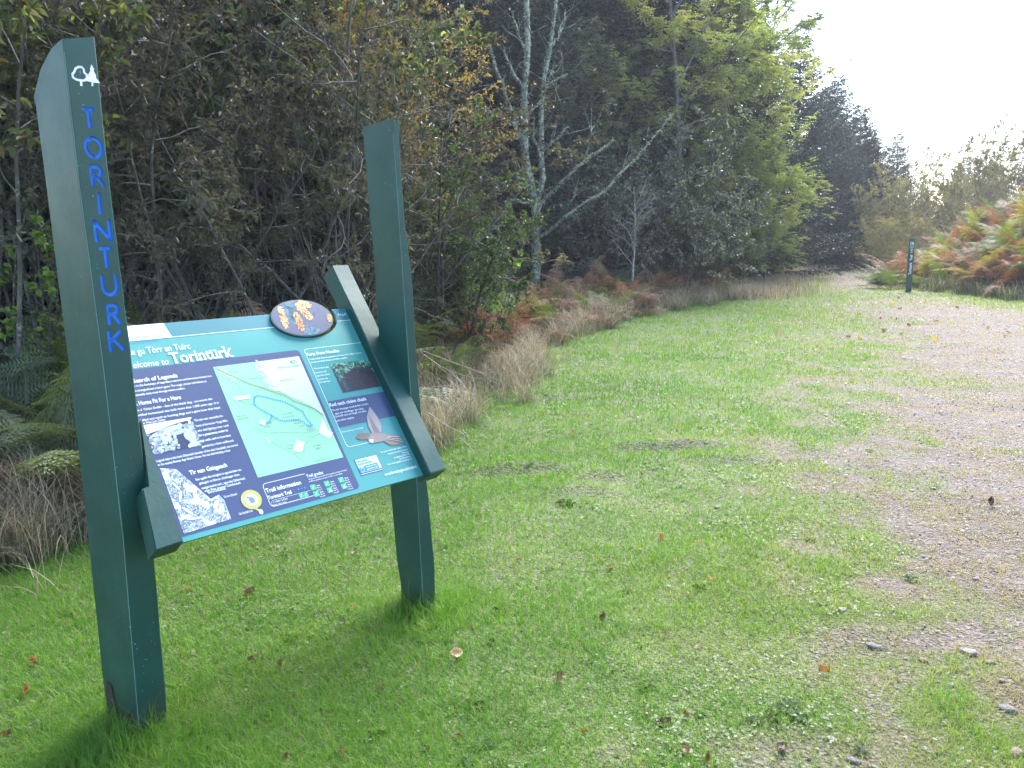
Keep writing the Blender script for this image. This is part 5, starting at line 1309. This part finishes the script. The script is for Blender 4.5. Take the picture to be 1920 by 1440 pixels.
# bleached canes leaning out of the strip right of the plain post
def cane(pts, r, label):
    P = np.array(pts); n = 14; tt = np.linspace(0, len(P) - 1, n); q = np.stack([np.interp(tt, range(len(P)), P[:, i]) for i in range(3)], 1)
    k = np.array([.25, .5, .25]); 
    for i in range(3): q[1:-1, i] = np.convolve(q[:, i], k, 'valid')
    V, Q = tubes([(q, r, r * .4, 5, 0)]); me = mesh_np("cane", V - q[0], quads=Q, mat=BK['straw_cane'], smooth=True); o = link("bramble_cane", me); o.location = q[0]; tag(o, label, "cane", "bleached canes by the plain post")
BK['straw_cane'] = bark("bleached_cane", [(.3, (.20, .15, .12)), (.7, (.45, .38, .33))], 20)
def gp(px, py, Y): return tuple(onplane(px, py, (0, Y, 0), np.array([0, 1.0, 0])))
cane([gp(785, 655, 6.9), gp(850, 680, 6.6), gp(905, 700, 6.4), gp(955, 722, 6.3), gp(972, 738, 6.3)], .005, "long bleached cane arching out to the lawn, uppermost of three")
cane([gp(795, 665, 6.8), gp(830, 690, 6.5), gp(880, 708, 6.3), gp(925, 712, 6.2)], .004, "short bleached cane crossing below the uppermost one")
cane([gp(780, 728, 6.2), gp(840, 724, 6.1), gp(900, 732, 6.0)], .0045, "nearly level bleached cane low beside the plain post")
cane([gp(805, 775, 5.6), gp(825, 790, 5.5), gp(850, 805, 5.4), gp(870, 812, 5.4), gp(866, 832, 5.45)], .004, "hooked bleached cane on the grass right of the rail tip")

# ------------------------------------------------------------------ marker post by the track
def marker():
    Y0 = 23.2; b = ground_at(1703, 548); x0, y0 = b[0], b[1]; z0 = float(height(x0, y0)) 
    root = empty("marker_post", (x0, y0, z0)); tag(root, "slim dark green waymark post with white lettering before the bracken bank", "waymark post")
    az = radians(62); s, n = hz(az)      # front faces back to the left and the camera
    n = -s * 0 + np.array([-sin(radians(20)), -cos(radians(20)), 0]); s = np.array([cos(radians(20)), -sin(radians(20)), 0])
    O = np.array([x0, y0, z0]); Wd, Dp, Hh = .15, .10, 1.52; lean = .008
    def F(a, z, d=0.0): return O + s * (a + lean * z) + np.array([0, 0, z]) + n * d
    rings = []
    for z, zb in ((-.2, -.2), (.02, .02), (.7, .7), (Hh - .1, Hh - .1), (Hh, Hh - .04)):
        rings.append([F(-Wd / 2, z), F(-Wd / 2 + .006, z, .006) if False else F(-Wd / 2, z), F(Wd / 2, z), F(Wd / 2, zb, -Dp), F(-Wd / 2, zb, -Dp)][1:])
    mb = MB(); mb.ring([list(r) for r in rings]); p = mb.build("post", M['green'], root, O)
    e = MB()
    e.line(ell(-.012, Hh - .13, .030, .034, 10), .014, .003, lambda u, v, z: F(u, v, z), True); e.flat([(.014, Hh - .17), (.056, Hh - .17), (.034, Hh - .08)], .0035, lambda u, v, z: F(u, v, z)); e.build("emblem", M['white'], p, O)
    e = MB(); e.flat([(-.045, Hh - .28), (.05, Hh - .28), (.05, Hh - .19), (-.045, Hh - .19)], .003, lambda u, v, z: F(u, v, z)); e.build("badge", M['teal'], p, O)
    e = MB(); FF = lambda u, v, z: F(-v + .03, u, z)   # text reads upwards
    put_text(e, "Torinturk", .50, -.004, .84, .003, FF, .03, cap=.07); put_text(e, "Trail", .90, -.004, 1.06, .003, FF, .03, cap=.06)
    for zz in (1.12, 1.165, 1.20): e.flat([(-.02, zz), (.03, zz + .006), (.03, zz + .022), (-.02, zz + .016)], .003, lambda u, v, z: F(u, v, z))
    e.build("lettering", M['white'], p, O)
marker()
# ------------------------------------------------------------------ lawn, clover, gravel and litter
def lawn():
    rng = np.random.default_rng(101)
    # depth density: many small blades near, fewer and larger far
    N = 900000
    u = rng.random(N)
    y0, y1, p = 1.35, 46.0, -0.25
    y = (y0 ** p + u * (y1 ** p - y0 ** p)) ** (1 / p)
    half = 0.72 * y + 1.2
    x = (rng.random(N) * 2 - 1) * half
    g = gravel(x, y); d = edge_l(y) - x; e = x - edge_r(y)
    pz = fbm(x * 1.7 + 31, y * 1.7, 4); fine = fbm(x * 6 + 3, y * 6, 2)
    bare = sstep(.60, .70, pz) * .55
    keep = (1 - g) ** 1.1 * (1 - bare * .6)
    tuft = np.maximum(sstep(.52, .66, fbm(x * 3.2 + 9, y * 3.2 + 5, 3)), sstep(.60, .72, fbm(x * 8 + 2, y * 8 + 15, 2))); keep = np.maximum(keep, .30 * (1 - .45 * sstep(.6, 1., g)) + .80 * g * tuft * sstep(1.0, .3, g * (fbm(x * .6, y * .6 + 3, 2)) * 1.0))
    keep *= (d < .5) & (e < .6)
    for (p_, v, hh) in _ruts:
        L = np.hypot(v[0], v[1]); a = ((x - p_[0]) * v[0] + (y - p_[1]) * v[1]) / L; b = (-(x - p_[0]) * v[1] + (y - p_[1]) * v[0]) / L
        keep *= 1 - .7 * np.exp(-(a / L) ** 4) * np.exp(-((b + .13 + .1 * (fine - .5)) / .06) ** 2)
    m = rng.random(N) < keep
    x, y, g, pz, fine, d = x[m], y[m], g[m], pz[m], fine[m], d[m]; N = len(x)
    lush = sstep(.65, .0, g) * sstep(.35, .6, fbm(x * .8 + 70, y * .8, 3)) 
    L = (.022 + .026 * rng.random(N) + .034 * lush * rng.random(N)) * (1 - .4 * g) * np.maximum(1, y / 7) ** .45
    L = L * (1 + .8 * (rng.random(N) < .03))
    # longer at the post feet
    for q in (PL, PR):
        r = np.hypot(x - q[0], y - q[1]); L = L * (1 + 1.3 * np.exp(-(r / .22) ** 2))
    wd = .0026 * np.maximum(.8, y / 3.0) ** .85 * (.7 + .6 * rng.random(N))
    lean = np.abs(rng.normal(0, .55, N)) + .15
    # tint: green -> yellow green -> straw
    tint = .10 + .30 * fbm(x * 1.1 + 5, y * 1.1, 3) + .50 * g + .20 * sstep(-1.5, 3, x - .25 * y) + .22 * (rng.random(N) - .5) + .45 * (rng.random(N) < .035 + .07 * g) - .03 * lush
    tint += .12 * sstep(.6, .75, pz)
    m = leafy("lawn_blades", [(0, (.045, .135, .012)), (.28, (.11, .25, .022)), (.46, (.175, .255, .045)), (.64, (.235, .23, .09)), (.84, (.29, .225, .13)), (1, (.38, .31, .22))], .42, .5, .3, (1.3, 1.35, .6))
    me = blades("grass", np.stack([x, y, height(x, y) - .003], 1), L, wd, lean, rng, m, np.clip(tint, 0, 1), 2, .9)
    tag(link("grass", me), "short sunlit lawn grass thinning towards the gravel", None, None, "stuff")
lawn()
def clover():
    rng = np.random.default_rng(102); N = 150000
    y0, y1, p = 1.4, 26.0, -0.25; u = rng.random(N)
    y = (y0 ** p + u * (y1 ** p - y0 ** p)) ** (1 / p); x = (rng.random(N) * 2 - 1) * (.72 * y + .8)
    g = gravel(x, y); pat = fbm(x * 2.1 + 60, y * 2.1 + 20, 4)
    k = (rng.random(N) < sstep(.55, .68, pat) * (1 - g) * .38 + .02) & (edge_l(y) - x < .3)
    x, y = x[k], y[k]; N = len(x); a = rng.random(N) * 6.3
    P = np.stack([x, y, height(x, y) + .006 + .016 * rng.random(N)], 1); pos, dr = [], []
    for j in range(3):
        an = a + j * 2.09; dr.append(np.stack([np.cos(an), np.sin(an), rng.normal(size=N) * .25], 1)); pos.append(P)
    s = .0085 * np.maximum(.85, y / 3.2) ** .8
    m = leafy("clover_leaves", [(0, (.05, .09, .035)), (.5, (.09, .14, .06)), (.9, (.14, .185, .10)), (1, (.21, .26, .16))], .25, .5, .3)
    me = leaf_mesh("clover", np.concatenate(pos), np.concatenate(dr), np.tile(s, 3), rng, m, .95, True, .85, np.tile(rng.random(N), 3), .05, .0)
    tag(link("clover", me), "patches of small pale clover leaves in the lawn", None, None, "stuff")
clover()
def grit():
    rng = np.random.default_rng(103); N = 90000
    y0, y1, p = 1.4, 24.0, -0.35; u = rng.random(N)
    y = (y0 ** p + u * (y1 ** p - y0 ** p)) ** (1 / p); x = -1 + rng.random(N) * (.75 * y + 2.2)
    g = gravel(x, y); k = rng.random(N) < g * (.35 + .65 * sstep(.45, .6, fbm(x * 1.5, y * 1.5 + 8, 3))) ; x, y = x[k], y[k]; N = len(x)
    s = (.0022 + .0065 * rng.random(N) ** 3) * np.maximum(.9, y / 4) ** .7
    base = np.array([[1, 0, 0], [0, 1, 0], [-1, 0, 0], [0, -1, 0], [0, 0, .7], [0, 0, -.5]]); 
    V = base[None] * (s[:, None, None]) * (.6 + .7 * rng.random((N, 6, 1))); a = rng.random(N) * 6.3
    c, s_ = np.cos(a)[:, None], np.sin(a)[:, None]; X = V[..., 0] * c - V[..., 1] * s_; Yv = V[..., 0] * s_ + V[..., 1] * c
    V = np.stack([X + x[:, None], Yv + y[:, None], V[..., 2] * .8 + (height(x, y) + s * .25)[:, None]], -1).reshape(-1, 3)
    T = np.array([[0, 1, 4], [1, 2, 4], [2, 3, 4], [3, 0, 4]]); T = (np.arange(N)[:, None, None] * 6 + T[None]).reshape(-1, 3)
    m, t, b = new_mat("gravel_chips"); at = t.nodes.new("ShaderNodeAttribute"); at.attribute_name = "tint"
    r = ramp(t, at.outputs["Fac"], [(0, (.025, .023, .024)), (.4, (.068, .059, .06)), (.8, (.14, .122, .122)), (1, (.33, .31, .31))]); t.links.new(r.outputs[0], b.inputs["Base Color"]); b.inputs["Roughness"].default_value = .6
    tag(link("gravel", mesh_np("gravel", V, tris=T, tint=np.repeat(rng.random(N), 6), mat=m)), "loose grey gravel chips on the track", None, None, "stuff")
grit()
# single stones
def stone_mesh(seed, flat=.5):
    import bmesh
    bm = bmesh.new(); bmesh.ops.create_icosphere(bm, subdivisions=2, radius=1); rng = np.random.default_rng(seed)
    ph = rng.random((6, 3)) * 6
    for v in bm.verts:
        c = np.array(v.co); k = 1 + .16 * sin(c[0] * 2.3 + ph[0, 0]) * sin(c[1] * 2.9 + ph[0, 1]) + .10 * sin(c[2] * 4 + ph[1, 0] + c[0] * 3); c = np.sign(c) * np.abs(c) ** .85 * k; v.co = (c[0], c[1] * .7, c[2] * flat)
    me = bpy.data.meshes.new("stone"); bm.to_mesh(me); bm.free(); return me
def rock(name, stops):
    m, t, b = new_mat(name); n = noise(t, 3.0, 6, .7, coords(t, "Object")); r = ramp(t, n.outputs[0], stops); t.links.new(r.outputs[0], b.inputs["Base Color"]); b.inputs["Roughness"].default_value = .7; bump(t, b, n.outputs[0], .5, .1); return m
rk = [rock("pale_stone", [(.3, (.15, .14, .14)), (.7, (.30, .28, .28))]), rock("grey_stone", [(.3, (.08, .08, .085)), (.7, (.20, .19, .20))]), rock("pink_stone", [(.3, (.15, .10, .085)), (.7, (.28, .20, .17))])]
sms = []
for i in range(6):
    me = stone_mesh(200 + i, .35 + .08 * i); me.materials.append(rk[i % 3]); 
    for p in me.polygons: p.use_smooth = True
    sms.append(me)
STN = [(1370, 1240, .016, 0, "pale rounded stone alone in the lawn near the gravel"), (1640, 1212, .030, 1, "grey flat stone where the gravel begins"), (1815, 1222, .034, 0, "long pale flat stone on the gravel"), (1855, 1240, .020, 1, "dark stone beside the long pale one"), (1785, 1285, .012, 3, "small white stone below the long pale one"),
    (1345, 950, .026, 1, "grey stone in the upper lawn"), (1255, 1098, .022, 0, "half buried pale stone in the clover"), (1750, 915, .024, 1, "grey stone on the upper gravel"), (1710, 918, .020, 0, "pale stone on the upper gravel"), (1830, 1085, .022, 1, "dark stone on the gravel edge"), (1905, 1410, .03, 2, "pinkish stone near the bottom corner"), (1580, 1145, .024, 0, "pale flat stone at the grassy edge"),
    (1730, 1240, .018, 2, "pinkish stone among the chips"), (1890, 1330, .028, 1, "grey stone close to the right edge"), (1600, 1430, .02, 1, "small grey stone at the bottom edge"), (1560, 1390, .017, 3, "small pale stone near the bottom edge")]
for px, py, s, k, lb in STN:
    p = ground_at(px, py); o = link("stone", sms[k]); o.location = (p[0], p[1], float(height(p[0], p[1])) + s * .12); o.scale = (s, s, s); o.rotation_euler = (R.uniform(-.1, .1), R.uniform(-.1, .1), R.uniform(0, 6.3)); tag(o, lb, "stone", "single stones by the track")
for k in range(70):
    px = R.uniform(1380, 1930); py = R.uniform(640, 1440); p = ground_at(px, py)
    if float(gravel(p[0], p[1])) < .35: continue
    s = R.uniform(.006, .013) * max(1, p[1] / 4) ** .6; o = link("stone", R.choice(sms)); o.location = (p[0], p[1], float(height(p[0], p[1])) + s * .15); o.scale = (s, s, s); o.rotation_euler = (0, 0, R.uniform(0, 6.3)); tag(o, "small stone lying among the gravel chips", "stone", "small stones on the gravel")
# rosettes of broad leaves
def rosette(seed, n, mat, size):
    rng = np.random.default_rng(seed); a = np.arange(n) * 2.4; dr = np.stack([np.cos(a), np.sin(a), .12 + .25 * rng.random(n)], 1)
    return leaf_mesh("rosette_weed", np.stack([np.cos(a) * .006, np.sin(a) * .006, .004 + .002 * np.arange(n) / n], 1), dr, size, rng, LF[mat], .42, True, .9, None, .12, .25)
ros = [MeshKind("rosette_weed", rosette(401, 9, 'fernpale', .045)), MeshKind("rosette_weed", rosette(402, 11, 'fern', .042)), MeshKind("rosette_weed", rosette(403, 8, 'fern', .05))]
for px, py, k, sc, lb in ((1475, 1335, 0, 1.0, "pale broad leaved rosette low in the lawn near the gravel"), (1500, 1350, 0, .8, "pale rosette touching the one beside it near the gravel"), (1060, 945, 1, 1.5, "dark rosette on the worn patch beyond the plain post"), (1310, 1100, 1, .9, "green rosette beside the half buried pale stone"), (130, 1150, 2, .9, "broad leaved rosette left of the tall post"), (545, 1200, 1, .7, "green rosette between the two posts"), (905, 1395, 0, .8, "pale rosette at the bottom edge of the lawn"), (700, 1385, 2, .8, "rosette at the bottom below the plain post"), (1210, 1290, 2, .8, "grey green rosette right of the curled brown leaf")):
    p = ground_at(px, py); ros[k].put(p[0], p[1], R.uniform(0, 6), sc, lb, "weed", "rosette weeds in the lawn", dz=.004)
for k in range(24):
    px = R.uniform(350, 1750); py = R.uniform(760, 1440); p = ground_at(px, py); ros[R.randint(0, 2)].put(p[0], p[1], R.uniform(0, 6), R.uniform(.45, .9), "small broad leaved rosette flat in the turf", "weed", "small rosette weeds", dz=.004)
# fallen leaves
def dead_leaf(seed, curl, L=.05, W=.032):
    rng = np.random.default_rng(seed); V, Q = [], []; n, mm = 8, 4
    for i in range(n + 1):
        t = i / n; w_ = W * sin(pi * min(1, t * .97 + .02)) ** .8 * (1 + .12 * sin(t * 23))
        for j in range(-mm, mm + 1):
            u = j / mm; V.append(((t - .5) * L, u * w_ / 2 * (1 - curl * .25 * abs(u)), curl * L * .35 * (u * u) + curl * L * .3 * (t - .5) ** 2 + .0015 * rng.normal()))
    r = 2 * mm + 1
    for i in range(n):
        for j in range(r - 1): Q.append((i * r + j, i * r + j + 1, (i + 1) * r + j + 1, (i + 1) * r + j))
    return V, Q
LFC = {'brown': [(0, (.09, .045, .03)), (1, (.22, .12, .07))], 'tan': [(0, (.34, .22, .14)), (1, (.55, .38, .26))], 'orange': [(0, (.22, .09, .035)), (1, (.36, .18, .07))], 'yellow': [(0, (.45, .36, .05)), (1, (.6, .5, .1))], 'dark': [(0, (.04, .025, .02)), (1, (.10, .06, .045))]}
lm = {}
for k, st in LFC.items():
    mt = leafy("fallen_leaf_" + k, st, .2, .5, .4); lm[k] = []
    for j in range(2):
        V, Q = dead_leaf(300 + j + len(k), .5 + .9 * j); lm[k].append(mesh_np("fallen_leaf_" + k, V, quads=np.array(Q), tint=np.random.default_rng(j).random(len(V)), mat=mt, smooth=True))
def leaf_at(px, py, k, s, lb, grp="fallen leaves on the lawn", rx=0.0, rz=None, j=None, dz=.012):
    p = ground_at(px, py); o = link("fallen_leaf", lm[k][R.randint(0, 1) if j is None else j]); o.location = (p[0], p[1], float(height(p[0], p[1])) + dz); o.scale = (s, s, s); o.rotation_euler = (rx if rx else R.uniform(-.4, .4), R.uniform(-.4, .4), R.uniform(0, 6.3) if rz is None else rz); tag(o, lb, "leaf", grp)
leaf_at(853, 1238, 'tan', 1.35, "large pale curled leaf standing up on the lawn right of the plain post", rx=1.0, rz=.9, j=0, dz=.03)
for px, py, k, s, lb in ((1047, 1282, 'brown', 1.0, "curled brown leaf low in the middle of the lawn"), (1246, 1362, 'dark', 1.0, "dark curled leaf near the bottom of the lawn"), (1465, 1410, 'dark', 1.1, "dark twisted leaf at the bottom where gravel begins"), (523, 1256, 'brown', .8, "small upright brown leaf between the two posts"), (66, 1250, 'orange', .9, "orange brown leaf left of the tall post"),
    (50, 1308, 'orange', .9, "orange leaf low at the left edge"), (470, 1120, 'brown', 1.0, "brown leaf on the grass under the board"), (665, 1042, 'brown', 1.2, "brown leaf under the lower edge of the board"), (1860, 952, 'dark', 1.4, "large greenish dark leaf on the gravel at the right"), (1285, 1418, 'brown', .9, "brown leaf at the bottom edge of the lawn"), (1545, 1265, 'orange', .8, "orange leaf on the thin turf"), (1240, 1012, 'orange', .9, "orange leaf in the clover"),
    (1360, 980, 'brown', .9, "brown leaf in the middle lawn"), (715, 1300, 'brown', .7, "brown leaf below the plain post"), (1130, 1170, 'dark', .8, "dark leaf in the middle of the lawn")):
    leaf_at(px, py, k, s, lb)
for k in range(80):
    px = R.uniform(-20, 1500); py = R.uniform(880, 1440) if k % 3 else R.uniform(620, 900); c = R.choice(("brown", "brown", "dark", "orange", "tan")); p = ground_at(px, py)
    if float(edge_l(p[1])) - p[0] > 0: continue
    leaf_at(px, py, c, R.uniform(.35, .7), {"brown": "small brown", "dark": "small dark", "orange": "small orange", "tan": "small tan"}[c] + " fallen leaf lying on the lawn", "small fallen leaves")
for k in range(70):
    px = R.uniform(1420, 1900); py = R.uniform(520, 640); leaf_at(px, py, R.choice(("yellow", "yellow", "tan", "orange")), R.uniform(1.2, 2.0), "pale fallen leaf on the far part of the track", "fallen leaves on the track")
# ------------------------------------------------------------------ thin haze volume, added for the veil and glare towards the sun
def air():
    m = bpy.data.materials.new("glare_haze"); m.use_nodes = True; t = m.node_tree; t.nodes.clear()
    v = t.nodes.new("ShaderNodeVolumePrincipled"); v.inputs["Color"].default_value = (.88, .92, 1.0, 1); v.inputs["Density"].default_value = HAZE; v.inputs["Anisotropy"].default_value = .25
    o = t.nodes.new("ShaderNodeOutputMaterial"); t.links.new(v.outputs[0], o.inputs["Volume"])
    mb = MB(); x0, x1, y0, y1, z0, z1 = -170, 210, -40, 340, -1.5, 22
    mb.add([(x0, y0, z0), (x1, y0, z0), (x1, y1, z0), (x0, y1, z0), (x0, y0, z1), (x1, y0, z1), (x1, y1, z1), (x0, y1, z1)], [(3, 2, 1, 0), (4, 5, 6, 7), (0, 1, 5, 4), (1, 2, 6, 5), (2, 3, 7, 6), (3, 0, 4, 7)])
    o = mb.build("haze", m); tag(o, "thin haze added for the glare towards the sun", None, None, "stuff")
HAZE = 0.0009
air()
